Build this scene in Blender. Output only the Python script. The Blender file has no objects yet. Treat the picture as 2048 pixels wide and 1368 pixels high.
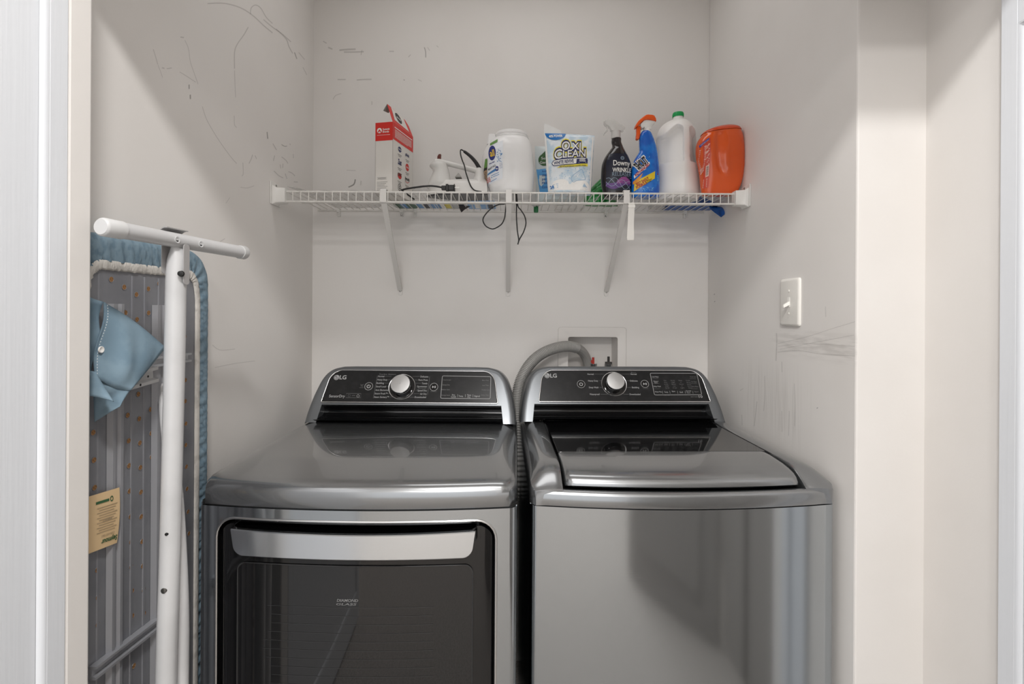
import bpy, bmesh, math, random
from mathutils import Vector, Matrix
random.seed(7)
R = math.radians
SC = bpy.context.scene
COL = SC.collection
# ------------------------------------------------------------------ camera, world, lamp, exposure
F, CX, CY, H, TH = 990.0, 1024.0, 618.0, 1.337, R(0.33)
cd = bpy.data.cameras.new('camera'); cam = bpy.data.objects.new('camera', cd); COL.objects.link(cam)
cd.sensor_width = 36.0; cd.lens = F / 2048 * 36; cd.shift_y = -66 / 2048; cd.clip_start = 0.02
c_, s_ = math.cos(TH), math.sin(TH)
cam.matrix_world = Matrix(((c_, -s_, 0, 0), (0, 0, -1, 0), (s_, c_, 0, H), (0, 0, 0, 1)))
SC.camera = cam
w = bpy.data.worlds.new('world'); SC.world = w; w.use_nodes = True
w.node_tree.nodes['Background'].inputs[0].default_value = (0.97, 0.985, 1.0, 1)
w.node_tree.nodes['Background'].inputs[1].default_value = 1.4
SC.view_settings.view_transform = 'Standard'; SC.view_settings.look = 'None'
SC.view_settings.exposure = 0.15; SC.view_settings.gamma = 1.0; SC.view_settings.use_curve_mapping = False
LAMP = Vector((0.02, -0.19, 2.685))
ld = bpy.data.lights.new('hall_lamp_light', 'AREA'); ld.shape = 'DISK'; ld.size = 0.24; ld.energy = 27.0; ld.color = (1.0, 0.985, 0.965)
lo = bpy.data.objects.new('hall_lamp_light', ld); COL.objects.link(lo); lo.location = LAMP - Vector((0, 0, 0.03))

ld2 = bpy.data.lights.new('closet_light', 'AREA'); ld2.shape = 'RECTANGLE'; ld2.size = 1.0; ld2.size_y = 0.3; ld2.energy = 2.7; ld2.color = (1.0, 0.985, 0.97)  # added fill, brightens the upper closet walls
lo2 = bpy.data.objects.new('closet_light', ld2); COL.objects.link(lo2); lo2.location = (0.0, 1.36, 2.66)

REAR_FILL = Vector((0.0, -1.75, 2.685))
ld3 = bpy.data.lights.new('hall_rear_light', 'AREA'); ld3.shape = 'DISK'; ld3.size = 0.8; ld3.energy = 46.0; ld3.color = (1.0, 0.98, 0.955)  # added fill from the hall, evens out the walls and reflections
lo3 = bpy.data.objects.new('hall_rear_light', ld3); COL.objects.link(lo3); lo3.location = REAR_FILL - Vector((0, 0, 0.045))

def ray(px, py):
    dx, dy = px - CX, py - CY
    return Vector(((dx * c_ + dy * s_) / F, 1.0, -(-dx * s_ + dy * c_) / F))
def at(px, py, Y):
    r = ray(px, py); return Vector((r.x * Y, Y, H + r.z * Y))
def on_x(px, py, X):
    r = ray(px, py); Y = X / r.x; return Vector((X, Y, H + r.z * Y))

# ------------------------------------------------------------------ materials
def lin(c):
    return tuple((v / 255 / 12.92 if v / 255 <= 0.04045 else ((v / 255 + 0.055) / 1.055) ** 2.4) for v in c) + (1,)
MATS = {}
def mat(name, rgb=(200, 200, 200), rough=0.5, metal=0.0, coat=0.0, spec=None, trans=0.0, alpha=1.0, ior=None, sss=0.0,
        bump=None, var=None, rvar=None, coatr=0.06):
    """bump=(scale xyz, strength, detail) ; var=(scale xyz, rgb2, lo, hi) ; rvar=(scale xyz, r0, r1)"""
    if name in MATS: return MATS[name]
    m = bpy.data.materials.new(name); m.use_nodes = True; nt = m.node_tree; b = nt.nodes['Principled BSDF']
    I = b.inputs
    I['Base Color'].default_value = lin(rgb); I['Roughness'].default_value = rough; I['Metallic'].default_value = metal
    I['Coat Weight'].default_value = coat; I['Coat Roughness'].default_value = coatr
    if spec is not None: I['Specular IOR Level'].default_value = spec
    I['Transmission Weight'].default_value = trans; I['Alpha'].default_value = alpha
    if ior: I['IOR'].default_value = ior
    if sss:
        I['Subsurface Weight'].default_value = sss; I['Subsurface Radius'].default_value = (0.02, 0.02, 0.02); I['Subsurface Scale'].default_value = 1.0
    def noise(scale, detail=3.0):
        tc = nt.nodes.new('ShaderNodeTexCoord'); mp = nt.nodes.new('ShaderNodeMapping'); n = nt.nodes.new('ShaderNodeTexNoise')
        nt.links.new(tc.outputs['Object'], mp.inputs['Vector']); nt.links.new(mp.outputs['Vector'], n.inputs['Vector'])
        mp.inputs['Scale'].default_value = scale; n.inputs['Scale'].default_value = 1.0; n.inputs['Detail'].default_value = detail
        return n.outputs['Fac']
    def ramp(fac, lo_, hi_):
        r = nt.nodes.new('ShaderNodeMapRange'); r.interpolation_type = 'SMOOTHSTEP'
        nt.links.new(fac, r.inputs['Value']); r.inputs['From Min'].default_value = lo_; r.inputs['From Max'].default_value = hi_
        return r.outputs['Result']
    if bump:
        bp = nt.nodes.new('ShaderNodeBump'); bp.inputs['Strength'].default_value = bump[1]; bp.inputs['Distance'].default_value = 0.002
        nt.links.new(noise(bump[0], bump[2] if len(bump) > 2 else 3), bp.inputs['Height']); nt.links.new(bp.outputs['Normal'], I['Normal'])
    if var:
        mx = nt.nodes.new('ShaderNodeMix'); mx.data_type = 'RGBA'
        mx.inputs[6].default_value = lin(rgb); mx.inputs[7].default_value = lin(var[1])
        nt.links.new(ramp(noise(var[0], 4), var[2], var[3]), mx.inputs[0]); nt.links.new(mx.outputs[2], I['Base Color'])
    if rvar:
        r = nt.nodes.new('ShaderNodeMapRange'); nt.links.new(noise(rvar[0], 4), r.inputs['Value'])
        r.inputs['From Min'].default_value = 0.3; r.inputs['From Max'].default_value = 0.7
        r.inputs['To Min'].default_value = rvar[1]; r.inputs['To Max'].default_value = rvar[2]
        nt.links.new(r.outputs['Result'], I['Roughness'])
    MATS[name] = m; return m

WALLC = (232, 228.5, 225)
M_wall = mat('wall_paint', WALLC, 0.62, bump=((160, 160, 160), 0.06, 2), var=((2.2, 2.2, 2.2), (227, 223, 219), 0.42, 0.75))
M_ceil = mat('ceiling_paint', (235, 232, 228), 0.8, bump=((90, 90, 90), 0.15, 2))
M_trim = mat('white_trim_paint', (226, 229, 234), 0.42, bump=((160, 160, 4), 0.14, 4))
M_carpet = mat('hall_carpet', (198, 192, 186), 0.95, bump=((900, 900, 900), 0.9, 2), var=((160, 160, 160), (150, 144, 139), 0.4, 0.65))
M_steel = mat('graphite_painted_steel', (150, 152, 154), 0.24, metal=0.9, coat=0.8, coatr=0.025)
M_front = mat('brushed_graphite_steel', (182, 187, 191), 0.11, metal=1.0, bump=((2, 2, 700), 0.012, 2))
M_handle = mat('brushed_bright_steel', (226, 230, 234), 0.2, metal=1.0, bump=((2, 2, 900), 0.02, 2))
M_black = mat('gloss_black_plastic', (14, 14, 15), 0.08, coat=0.3)
M_panel = mat('console_black_film', (24, 24, 25), 0.28, spec=0.25, var=((45, 45, 45), (31, 31, 32), 0.4, 0.7))
M_console = mat('console_graphite_paint', (114, 117, 120), 0.36, metal=0.75, coat=0.15)
M_glass = mat('black_tinted_glass', (12, 12, 13), 0.045, coat=0.4, rvar=((60, 60, 60), 0.03, 0.09))
M_window = mat('smoked_window_glass', (20, 20, 21), 0.03, coat=0.5)
M_dark = mat('shadow_black_plastic', (10, 10, 10), 0.6)
M_bezel = mat('silver_bezel', (214, 214, 214), 0.24, metal=1.0)
M_print = mat('panel_print_grey', (158, 158, 158), 0.6)
M_printd = mat('panel_print_dim', (100, 100, 100), 0.6)
M_chrome = mat('chrome', (220, 220, 220), 0.12, metal=1.0)
M_knob = mat('knob_satin_metal', (186, 186, 186), 0.33, metal=1.0)
M_wire = mat('white_vinyl_coating', (226, 223, 218), 0.4, var=((30, 30, 30), (212, 208, 202), 0.45, 0.7))
M_white = mat('white_plastic', (232, 230, 226), 0.38)
M_plate = mat('switch_plate_white', (240, 237, 231), 0.35)
M_screw = mat('screw_metal', (150, 148, 144), 0.35, metal=1.0)
M_scuff = mat('scuff_grey', (128, 122, 118), 0.8, alpha=0.2)
M_scuffd = mat('scuff_dark', (96, 90, 88), 0.8, alpha=0.38)
M_scuffl = mat('scuff_faint', (128, 122, 118), 0.8, alpha=0.16)

# ------------------------------------------------------------------ mesh helpers
class MB:
    def __init__(s): s.v, s.f = [], []
    def add(s, vs, fs):
        o = len(s.v); s.v += [Vector(p) for p in vs]; s.f += [tuple(i + o for i in f) for f in fs]; return s
    def box(s, c, d, rot=None):
        vs = [Vector((x * d[0] / 2, y * d[1] / 2, z * d[2] / 2)) for x in (-1, 1) for y in (-1, 1) for z in (-1, 1)]
        if rot is not None: vs = [rot @ p for p in vs]
        return s.add([p + Vector(c) for p in vs], [(0, 1, 3, 2), (4, 6, 7, 5), (0, 4, 5, 1), (2, 3, 7, 6), (0, 2, 6, 4), (1, 5, 7, 3)])
    def bb(s, x0, x1, y0, y1, z0, z1):
        return s.box(((x0 + x1) / 2, (y0 + y1) / 2, (z0 + z1) / 2), (x1 - x0, y1 - y0, z1 - z0))
    def loft(s, rings, closed=True, cap0=False, cap1=False, loop=False):
        n = len(rings[0]); vs = [p for r in rings for p in r]; fs = []
        for i in range(len(rings) - (0 if loop else 1)):
            a, b = i * n, ((i + 1) % len(rings)) * n
            for j in range(n if closed else n - 1):
                k = (j + 1) % n; fs.append((a + j, a + k, b + k, b + j))
        if cap0: fs.append(tuple(range(n))[::-1])
        if cap1: fs.append(tuple((len(rings) - 1) * n + j for j in range(n)))
        return s.add(vs, fs)
    def tube(s, path, r, n=10, closed=False, caps=True):
        P = [Vector(p) for p in path]; rings = []; up = None
        for i, p in enumerate(P):
            if closed: t = (P[(i + 1) % len(P)] - P[i - 1])
            else: t = (P[min(i + 1, len(P) - 1)] - P[max(i - 1, 0)])
            t = t.normalized()
            if up is None:
                up = Vector((0, 0, 1)) if abs(t.z) < 0.9 else Vector((1, 0, 0))
            a = (up - t * up.dot(t)).normalized(); b = t.cross(a); up = a
            rr = r[i] if isinstance(r, (list, tuple)) else r
            rings.append([p + (a * math.cos(q) + b * math.sin(q)) * rr for q in [2 * math.pi * k / n for k in range(n)]])
        return s.loft(rings, True, caps and not closed, caps and not closed, closed)
    def lathe(s, prof, n=32, M=None, cap0=False, cap1=False):
        rings = [[Vector((r * math.cos(2 * math.pi * k / n), r * math.sin(2 * math.pi * k / n), z)) for k in range(n)] for r, z in prof]
        if M is not None: rings = [[M @ p for p in rg] for rg in rings]
        return s.loft(rings, True, cap0, cap1)
    def grid(s, fn, us, vs_):
        n = len(us); V = [fn(u, v) for v in vs_ for u in us]
        return s.add(V, [(j * n + i, j * n + i + 1, (j + 1) * n + i + 1, (j + 1) * n + i) for j in range(len(vs_) - 1) for i in range(n - 1)])
    def columns(s, xs, zlo, zhi, yf, th, nz=1):
        rings = []
        for x in xs:
            a, b = zlo(x), zhi(x); y = yf(x)
            rings.append([Vector((x, y, a + (b - a) * k / nz)) for k in range(nz + 1)] + [Vector((x, y + th, b)), Vector((x, y + th, a))])
        return s.loft(rings, True, True, True)
    def prism(s, poly, fm, d):      # poly 2d list, fm(u,v,depth)
        n = len(poly)
        return s.add([fm(u, v, 0) for u, v in poly] + [fm(u, v, d) for u, v in poly],
                     [tuple(range(n)), tuple(range(2 * n - 1, n - 1, -1))] + [(i, i + n, (i + 1) % n + n, (i + 1) % n) for i in range(n)])
    def ribbon(s, pts, w, fm, closed=False):     # flat stroke of width w on a 2d surface map
        P = [Vector((p[0], p[1])) for p in pts]; n = len(P); A = []
        for i in range(n):
            t = (P[(i + 1) % n] - P[i - 1]) if closed else (P[min(i + 1, n - 1)] - P[max(i - 1, 0)])
            t = t.normalized() if t.length > 1e-9 else Vector((1, 0)); nn = Vector((-t.y, t.x)) * w / 2
            A.append((P[i] + nn, P[i] - nn))
        vs = [fm(q.x, q.y) for ab in A for q in ab]
        m = n if closed else n - 1
        return s.add(vs, [(2 * i, 2 * i + 1, (2 * ((i + 1) % n)) + 1, 2 * ((i + 1) % n)) for i in range(m)])
    def xf(s, M): s.v = [M @ p for p in s.v]; return s

def obj(name, mb, m=None, parent=None, smooth=35, bevel=None, subd=0, kind=None, label=None, weld=True):
    parts = mb if isinstance(mb, list) else [(mb, m)]
    me = bpy.data.meshes.new(name); vs, fs, mi = [], [], []
    for k, (q, mm) in enumerate(parts):
        o = len(vs); vs += [tuple(p) for p in q.v]; fs += [tuple(i + o for i in f) for f in q.f]; mi += [k] * len(q.f)
        me.materials.append(mm)
    me.from_pydata(vs, [], fs); me.polygons.foreach_set('material_index', mi)
    bm = bmesh.new(); bm.from_mesh(me)
    if weld: bmesh.ops.remove_doubles(bm, verts=bm.verts, dist=1e-6)
    bmesh.ops.recalc_face_normals(bm, faces=bm.faces); bm.to_mesh(me); bm.free()
    if smooth:
        me.polygons.foreach_set('use_smooth', [True] * len(me.polygons)); me.set_sharp_from_angle(angle=R(smooth))
    o = bpy.data.objects.new(name, me); COL.objects.link(o)
    if parent is not None: o.parent = parent
    if bevel:
        b = o.modifiers.new('bevel', 'BEVEL'); b.width = bevel; b.segments = 2; b.limit_method = 'ANGLE'; b.angle_limit = R(40)
    if subd:
        b = o.modifiers.new('subd', 'SUBSURF'); b.levels = subd; b.render_levels = subd
    if kind: o['kind'] = kind
    if label: o['label'] = label
    return o
def thing(name, label, cat, loc=(0, 0, 0), rz=0, group=None):
    o = bpy.data.objects.new(name, None); COL.objects.link(o); o.empty_display_size = 0.05
    o.location = loc; o.rotation_euler = (0, 0, rz); o['label'] = label; o['category'] = cat
    if group: o['group'] = group
    return o
def tag(o, label, cat, group=None):
    o['label'] = label; o['category'] = cat
    if group: o['group'] = group
    return o
def struct(name, mb, m, parent=None, label=None, **k):
    o = obj(name, mb, m, parent, **k)
    if parent is None:
        o['kind'] = 'structure'
        o['label'] = label or name.replace('_', ' '); 
    return o
def frange(a, b, n): return [a + (b - a) * i / n for i in range(n + 1)]
def smoothstep(a, b, x):
    t = max(0, min(1, (x - a) / (b - a))); return t * t * (3 - 2 * t)
def spline(pts, sub=6, closed=False):
    P = [Vector(p) for p in pts]; n = len(P); out = []
    for i in range(n if closed else n - 1):
        if closed: a, b, c, d = P[i - 1], P[i], P[(i + 1) % n], P[(i + 2) % n]
        else: a, b, c, d = P[max(i - 1, 0)], P[i], P[i + 1], P[min(i + 2, n - 1)]
        for k in range(sub):
            t = k / sub
            out.append(0.5 * ((2 * b) + (c - a) * t + (2 * a - 5 * b + 4 * c - d) * t * t + (3 * b - a - 3 * c + d) * t ** 3))
    if not closed: out.append(P[-1])
    return out
def rrect(x0, x1, y0, y1, r, n=6):
    rs = r if isinstance(r, (list, tuple)) else (r,) * 4; out = []
    for (cx, cy, a0, q) in ((x1 - rs[0], y1 - rs[0], 0, rs[0]), (x0 + rs[1], y1 - rs[1], 90, rs[1]), (x0 + rs[2], y0 + rs[2], 180, rs[2]), (x1 - rs[3], y0 + rs[3], 270, rs[3])):
        for k in range(n + 1):
            a = R(a0 + 90 * k / n); out.append((cx + q * math.cos(a), cy + q * math.sin(a)))
    return out
# ---- lettering
_fc = bpy.data.curves.new('lettering_curve', 'FONT'); _fo = bpy.data.objects.new('lettering_curve', _fc); COL.objects.link(_fo)
def text2d(body, bold=0.0, shear=0.0, space=1.0, res=3):
    _fc.body = body; _fc.size = 1.0; _fc.offset = bold; _fc.shear = shear; _fc.space_character = space; _fc.resolution_u = res
    _fc.dimensions = '2D'; _fc.fill_mode = 'BOTH'
    dg = bpy.context.evaluated_depsgraph_get(); dg.update()
    e = _fo.evaluated_get(dg); me = e.to_mesh()
    V = [(v.co.x, v.co.y) for v in me.vertices]; Fc = [tuple(p.vertices) for p in me.polygons]; e.to_mesh_clear()
    return V, Fc
CAP = max(y for x, y in text2d('H')[0])
def put(mb, body, cx, cy, h, fm, width=None, rot=0.0, bold=0.0, shear=0.0, align='C', space=1.0, res=3, maxlen=.006):
    V, Fc = text2d(body, bold, shear, space, res)
    if not V: return
    x0, x1 = min(p[0] for p in V), max(p[0] for p in V); k = h / CAP
    kx = k if width is None else width / (x1 - x0)
    ox = {'C': (x0 + x1) / 2, 'L': x0, 'R': x1}[align]
    c, s = math.cos(rot), math.sin(rot); P = []
    for x, y in V:
        a, b = (x - ox) * kx, (y - CAP / 2) * k
        P.append((cx + a * c - b * s, cy + a * s + b * c))
    # long triangles are split so that the letters follow curved surfaces
    st = [tuple(f[i] for i in q) for f in Fc for q in [(0, j, j + 1) for j in range(1, len(f) - 1)]]; done = []; mid_ = {}
    while st:
        t = st.pop(); L3 = [(math.dist(P[t[i]], P[t[(i + 1) % 3]]), i) for i in range(3)]; l, i = max(L3)
        if l < maxlen: done.append(t); continue
        a, b, d = t[i], t[(i + 1) % 3], t[(i + 2) % 3]; key = (min(a, b), max(a, b))
        if key not in mid_: P.append(((P[a][0] + P[b][0]) / 2, (P[a][1] + P[b][1]) / 2)); mid_[key] = len(P) - 1
        m = mid_[key]; st += [(a, m, d), (m, b, d)]
    mb.add([fm(*q) for q in P], done)
def disc(mb, cx, cy, rx, ry, fm, n=28, rings=1, a0=0, a1=360):
    vs = [fm(cx, cy)]; fs = []; full = a1 - a0 >= 360; m = n if full else n + 1
    for q in range(1, rings + 1):
        for k in range(m):
            a = R(a0 + (a1 - a0) * k / n); vs.append(fm(cx + rx * q / rings * math.cos(a), cy + ry * q / rings * math.sin(a)))
    lim = m if full else m - 1
    for k in range(lim): fs.append((0, 1 + k, 1 + (k + 1) % m))
    for q in range(1, rings):
        for k in range(lim):
            a, b = 1 + (q - 1) * m, 1 + q * m
            fs.append((a + k, b + k, b + (k + 1) % m, a + (k + 1) % m))
    mb.add(vs, fs)
def ring2(mb, cx, cy, r0, r1, fm, n=32, ry=1.0):
    vs = []; 
    for k in range(n):
        a = 2 * math.pi * k / n
        vs += [fm(cx + r0 * math.cos(a), cy + r0 * ry * math.sin(a)), fm(cx + r1 * math.cos(a), cy + r1 * ry * math.sin(a))]
    mb.add(vs, [(2 * k, 2 * k + 1, (2 * k + 3) % (2 * n), (2 * k + 2) % (2 * n)) for k in range(n)])
def rectp(mb, x0, x1, y0, y1, fm, nx=8, ny=2, skew=0.0):
    mb.grid(lambda u, v: fm(u + skew * (v - y0), v), frange(x0, x1, nx), frange(y0, y1, ny))
# ------------------------------------------------------------------ room shell
XL, XR, YB = -0.7587, 0.744, 1.88
ZC = 2.72
# laundry outlet box opening in the back wall
OB = (0.214, 0.402, H - 0.31, H - 0.1045)
def wall_material_with_dirt():
    m = M_wall.copy(); m.name = 'wall_paint_scuffed'; nt = m.node_tree; b = nt.nodes['Principled BSDF']
    src = b.inputs['Base Color'].links[0].from_socket
    tc = nt.nodes.new('ShaderNodeTexCoord'); sp = nt.nodes.new('ShaderNodeSeparateXYZ'); nt.links.new(tc.outputs['Object'], sp.inputs[0])
    def N(op, a, b_=None, clamp=True):
        n = nt.nodes.new('ShaderNodeMath'); n.operation = op; n.use_clamp = clamp
        for i, q in enumerate((a, b_)):
            if q is None: continue
            if isinstance(q, (int, float)): n.inputs[i].default_value = q
            else: nt.links.new(q, n.inputs[i])
        return n.outputs[0]
    def sm(x, lo_, hi_):
        r = nt.nodes.new('ShaderNodeMapRange'); r.interpolation_type = 'SMOOTHSTEP'; nt.links.new(x, r.inputs['Value'])
        r.inputs['From Min'].default_value = lo_; r.inputs['From Max'].default_value = hi_; return r.outputs['Result']
    def noise(scale):
        mp = nt.nodes.new('ShaderNodeMapping'); n = nt.nodes.new('ShaderNodeTexNoise'); nt.links.new(tc.outputs['Object'], mp.inputs[0])
        mp.inputs['Scale'].default_value = scale; nt.links.new(mp.outputs[0], n.inputs['Vector']); n.inputs['Scale'].default_value = 1; n.inputs['Detail'].default_value = 4
        return n.outputs['Fac']
    y, z = sp.outputs[1], sp.outputs[2]
    # smudged band running out to the closet edge below the switch
    band = N('MULTIPLY', N('MULTIPLY', sm(z, H - 0.135, H - 0.085), sm(z, H - 0.035, H - 0.085)), N('MULTIPLY', sm(y, 1.46, 1.30), N('GREATER_THAN', y, 1.0695)))
    f1 = N('MULTIPLY', band, sm(noise((10, 14, 120)), 0.36, 0.68))
    # vertical rub streaks above the washing machine
    vst = N('MULTIPLY', N('MULTIPLY', sm(z, H - 0.40, H - 0.28), sm(z, H - 0.12, H - 0.24)), N('MULTIPLY', sm(y, 1.62, 1.50), sm(y, 1.20, 1.32)))
    f2 = N('MULTIPLY', vst, sm(noise((10, 130, 5)), 0.46, 0.75))
    f = N('ADD', N('MULTIPLY', f1, 0.27), N('MULTIPLY', f2, 0.2))
    mx = nt.nodes.new('ShaderNodeMix'); mx.data_type = 'RGBA'; nt.links.new(f, mx.inputs[0]); nt.links.new(src, mx.inputs[6])
    mx.inputs[7].default_value = lin((136, 129, 123)); nt.links.new(mx.outputs[2], b.inputs['Base Color'])
    return m
M_wall2 = wall_material_with_dirt()
b = MB(); x0, x1, z0, z1 = OB
for (a, c, d, e) in ((XL - .1, x0, 0, ZC), (x1, XR + .1, 0, ZC), (x0, x1, 0, z0), (x0, x1, z1, ZC)): b.bb(a, c, YB, YB + .11, d, e)
wall_back = struct('wall_back', b, M_wall, smooth=0, label='pale greige painted back wall of the laundry closet')
wall_left = struct('wall_left', MB().bb(XL - .1, XL, .80, YB, 0, ZC), M_wall, smooth=0, label='pale greige left closet wall with pencil-like scuffs')
wall_right = struct('wall_right', MB().bb(XR, .93, 1.069, YB, 0, ZC), M_wall2, smooth=0, bevel=.004, label='pale right closet wall with smudges under the light switch')
struct('wall_reveal_right', MB().bb(.892, 1.0, .733, 1.20, 0, ZC), M_wall, smooth=0, label='lit cream side wall between closet corner and white door on the right')
struct('wall_jamb_left', MB().bb(-.84, -.6585, .733, .775, 0, ZC), M_wall, smooth=0, bevel=.004, label='narrow cream jamb at the left of the opening')
struct('wall_header', MB().bb(-.6585, .892, .7335, .7745, H + .659, ZC), M_wall, smooth=0, label='header wall above the closet opening')
struct('ceiling', MB().bb(-1.9, 1.9, -3.0, YB + .1, ZC, ZC + .08), M_ceil, smooth=0, label='white ceiling')
struct('floor', MB().bb(-1.9, 1.9, -3.0, YB + .1, -.06, 0), M_carpet, smooth=0, label='greige carpet floor')
# hall side: walls behind the camera, open at its far end to a bright room
def hall_wall(name, x0, x1, gap, lab):
    b = MB(); b.bb(x0, x1, -3.0 if x0 < 0 else -2.4, gap[0], 0, ZC); b.bb(x0, x1, gap[1], .80, 0, ZC); b.bb(x0, x1, gap[0], gap[1], 0, gap[2]); b.bb(x0, x1, gap[0], gap[1], gap[3], ZC)
    return struct(name, b, M_wall, smooth=0, label=lab)
GL, GR = (-.365, -.320, .30, 2.05), (-.075, -.045, .45, 2.05)
struct('wall_hall_left', MB().bb(-1.42, -1.32, -3.0, .80, 0, ZC), M_wall, smooth=0, label='left hall wall')
hall_wall('wall_hall_right', 1.32, 1.42, GR, 'right hall wall with a narrow window slot')
for k, (x, g, e) in enumerate(((1.37, GR, 4.0),)):
    m = bpy.data.materials.new('daylit_glazing'); m.use_nodes = True; q = m.node_tree.nodes['Principled BSDF']
    q.inputs['Emission Color'].default_value = (.96, .98, 1, 1); q.inputs['Emission Strength'].default_value = e
    struct('window_%d' % (k + 1), MB().bb(x - .004, x + .004, g[0], g[1], g[2], g[3]), m, smooth=0, label='narrow daylit hall window')  # glow added for the bright streak reflected in the washer front
M_hdoor = mat('hall_door_taupe', (160, 156, 152), .45)  # colour darkened to stand for shade in the washer's reflections
def hall_door(name, x, sg, y0, y1, lab):
    o = struct(name, MB().bb(*sorted((x, x + sg * .02)), y0, y1, .02, 2.03), M_hdoor, smooth=0, label=lab, bevel=.002)
    for (d, e) in ((.16, .92), (1.06, 1.90)):
        m = MB(); ya, yb = y0 + .11, y1 - .11
        m.loft([[Vector((x + sg * pr, q, z)) for q, z in ((ya + i_, d + i_), (yb - i_, d + i_), (yb - i_, e - i_), (ya + i_, e - i_))] for i_, pr in ((0, .0202), (.008, .028), (.03, .0225), (.05, .0205))]); struct('panel_moulding', m, M_hdoor, o, smooth=60)
    m = MB().lathe([(.0255, 0), (.024, .008), (.011, .012), (.011, .035), (.026, .045), (.028, .056), (.018, .066), (.0005, .068)], 24, Matrix.Translation((x + sg * .0202, y0 + .06, .96)) @ Matrix.Rotation(R(90 * sg), 4, 'Y')); struct('door_knob', m, M_chrome, o, smooth=50)
    for a, c in ((y0 - .07, y0 - .004), (y1 + .004, y1 + .07)): struct('door_casing', MB().bb(*sorted((x, x + sg * .016)), a, c, 0, 2.11), M_trim, o, smooth=0, bevel=.003)
    struct('door_casing', MB().bb(*sorted((x, x + sg * .016)), y0 - .004, y1 + .004, 2.04, 2.11), M_trim, o, smooth=0, bevel=.003)
hall_door('door_2', 1.3195, -1, -.98, -.16, 'taupe panel door in the right hall wall, nearer to the closet'); hall_door('door_3', 1.3195, -1, -2.10, -1.26, 'taupe panel door at the far end of the right hall wall'); hall_door('door_4', -1.3195, 1, -1.80, -1.0, 'taupe panel door in the left hall wall')  # doors on the right wall added to darken the washer's reflection
# a door leaf standing half open beside the viewer
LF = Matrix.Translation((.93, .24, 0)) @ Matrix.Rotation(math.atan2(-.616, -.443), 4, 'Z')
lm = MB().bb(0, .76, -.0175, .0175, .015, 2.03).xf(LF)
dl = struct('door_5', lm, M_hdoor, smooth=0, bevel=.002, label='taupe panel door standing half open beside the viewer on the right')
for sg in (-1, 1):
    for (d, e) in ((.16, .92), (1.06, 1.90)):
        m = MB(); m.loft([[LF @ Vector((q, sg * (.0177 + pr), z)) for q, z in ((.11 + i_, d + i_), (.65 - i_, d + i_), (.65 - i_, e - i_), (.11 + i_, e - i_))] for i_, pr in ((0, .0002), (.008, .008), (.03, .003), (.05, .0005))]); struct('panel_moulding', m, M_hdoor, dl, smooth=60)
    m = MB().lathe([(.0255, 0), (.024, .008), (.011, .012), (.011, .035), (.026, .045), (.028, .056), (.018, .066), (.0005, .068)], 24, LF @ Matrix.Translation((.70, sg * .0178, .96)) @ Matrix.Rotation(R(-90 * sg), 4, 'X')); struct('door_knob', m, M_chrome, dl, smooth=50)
struct('trim_3', MB().bb(.952, 1.0, .262, .452, 0, 2.11), M_hdoor, smooth=0, bevel=.003, label='taupe door frame beside the half open door')  # unseen board added so the reflection stays dark past the hinge
struct('trim_4', MB().bb(.952, 1.0, .486, .69, 0, 2.11), M_hdoor, smooth=0, bevel=.003, label='taupe door frame next to the closet opening on the right')  # second added board, leaves a bright gap in the washer's reflection
for nm, x, sg, a, c in (('baseboard_right', 1.3195, -1, .0, .69), ('baseboard_left', -1.3195, 1, -.92, .69)):
    struct(nm, MB().bb(*sorted((x, x + sg * .014)), a, c, .001, .11), M_trim, smooth=0, bevel=.003, label='white baseboard along the %s hall wall' % nm.split('_')[1])
struct('wall_closet_left', MB().bb(-1.42, -.84, .70, .775, 0, ZC), M_wall, smooth=0, label='hall wall left of the closet opening')
struct('wall_closet_right', MB().bb(1.0, 1.42, .70, .80, 0, ZC), M_wall, smooth=0, label='hall wall right of the closet opening')
struct('wall_hall_rear', MB().bb(.72, 1.42, -2.5, -2.4, 0, ZC), M_wall, smooth=0, label='short rear hall wall beside the open end of the hall')

# white doors standing open either side of the opening
def door(name, x, sgn, y0, y1, lab):
    """leaf standing at right angles to the closet, face towards the middle; sgn=+1 when the face looks to +x"""
    t = .034
    sl = MB(); sl.bb(min(x, x - sgn * t), max(x, x - sgn * t), y0, y1, .02, 1.93)
    o = struct(name, sl, M_trim, label=lab, smooth=0, bevel=.002)
    st = .030
    fx = lambda d: x + sgn * d
    for (a, c, d, e, nm) in ((y1 - st, y1, .02, 1.93, 'stile'), (y0, y0 + st, .02, 1.93, 'stile'), (y0 + st, y1 - st, .02, .14, 'rail'), (y0 + st, y1 - st, 1.84, 1.93, 'rail')):
        if sgn > 0: struct(nm, MB().bb(x + .0004, x + .009, a, c, d, e), M_trim, o, smooth=0, bevel=.0015)
        else: struct(nm, MB().bb(x - .009, x - .0004, a, c, d, e), M_trim, o, smooth=0, bevel=.0015)
    for (d, e) in ((.14, 1.84),):      # ovolo moulding round each panel
        m = MB(); ya, yb = y0 + st, y1 - st; rings = []
        for (ins, pr) in ((-.0005, .0088), (.001, .0088), (.0068, .0006)):
            rings.append([Vector((fx(pr), q, z)) for q, z in ((ya + ins, d + ins), (yb - ins, d + ins), (yb - ins, e - ins), (ya + ins, e - ins))])
        m.loft(rings); struct('panel_moulding', m, M_trim, o, smooth=60)
    return o
door('door_1', -.6676, 1, -.04, .733, 'white panel door with faint wood grain standing open at the left edge of view')
door('trim_2', .889, -1, .79, .894, 'white door lining at the right edge of view')

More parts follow.
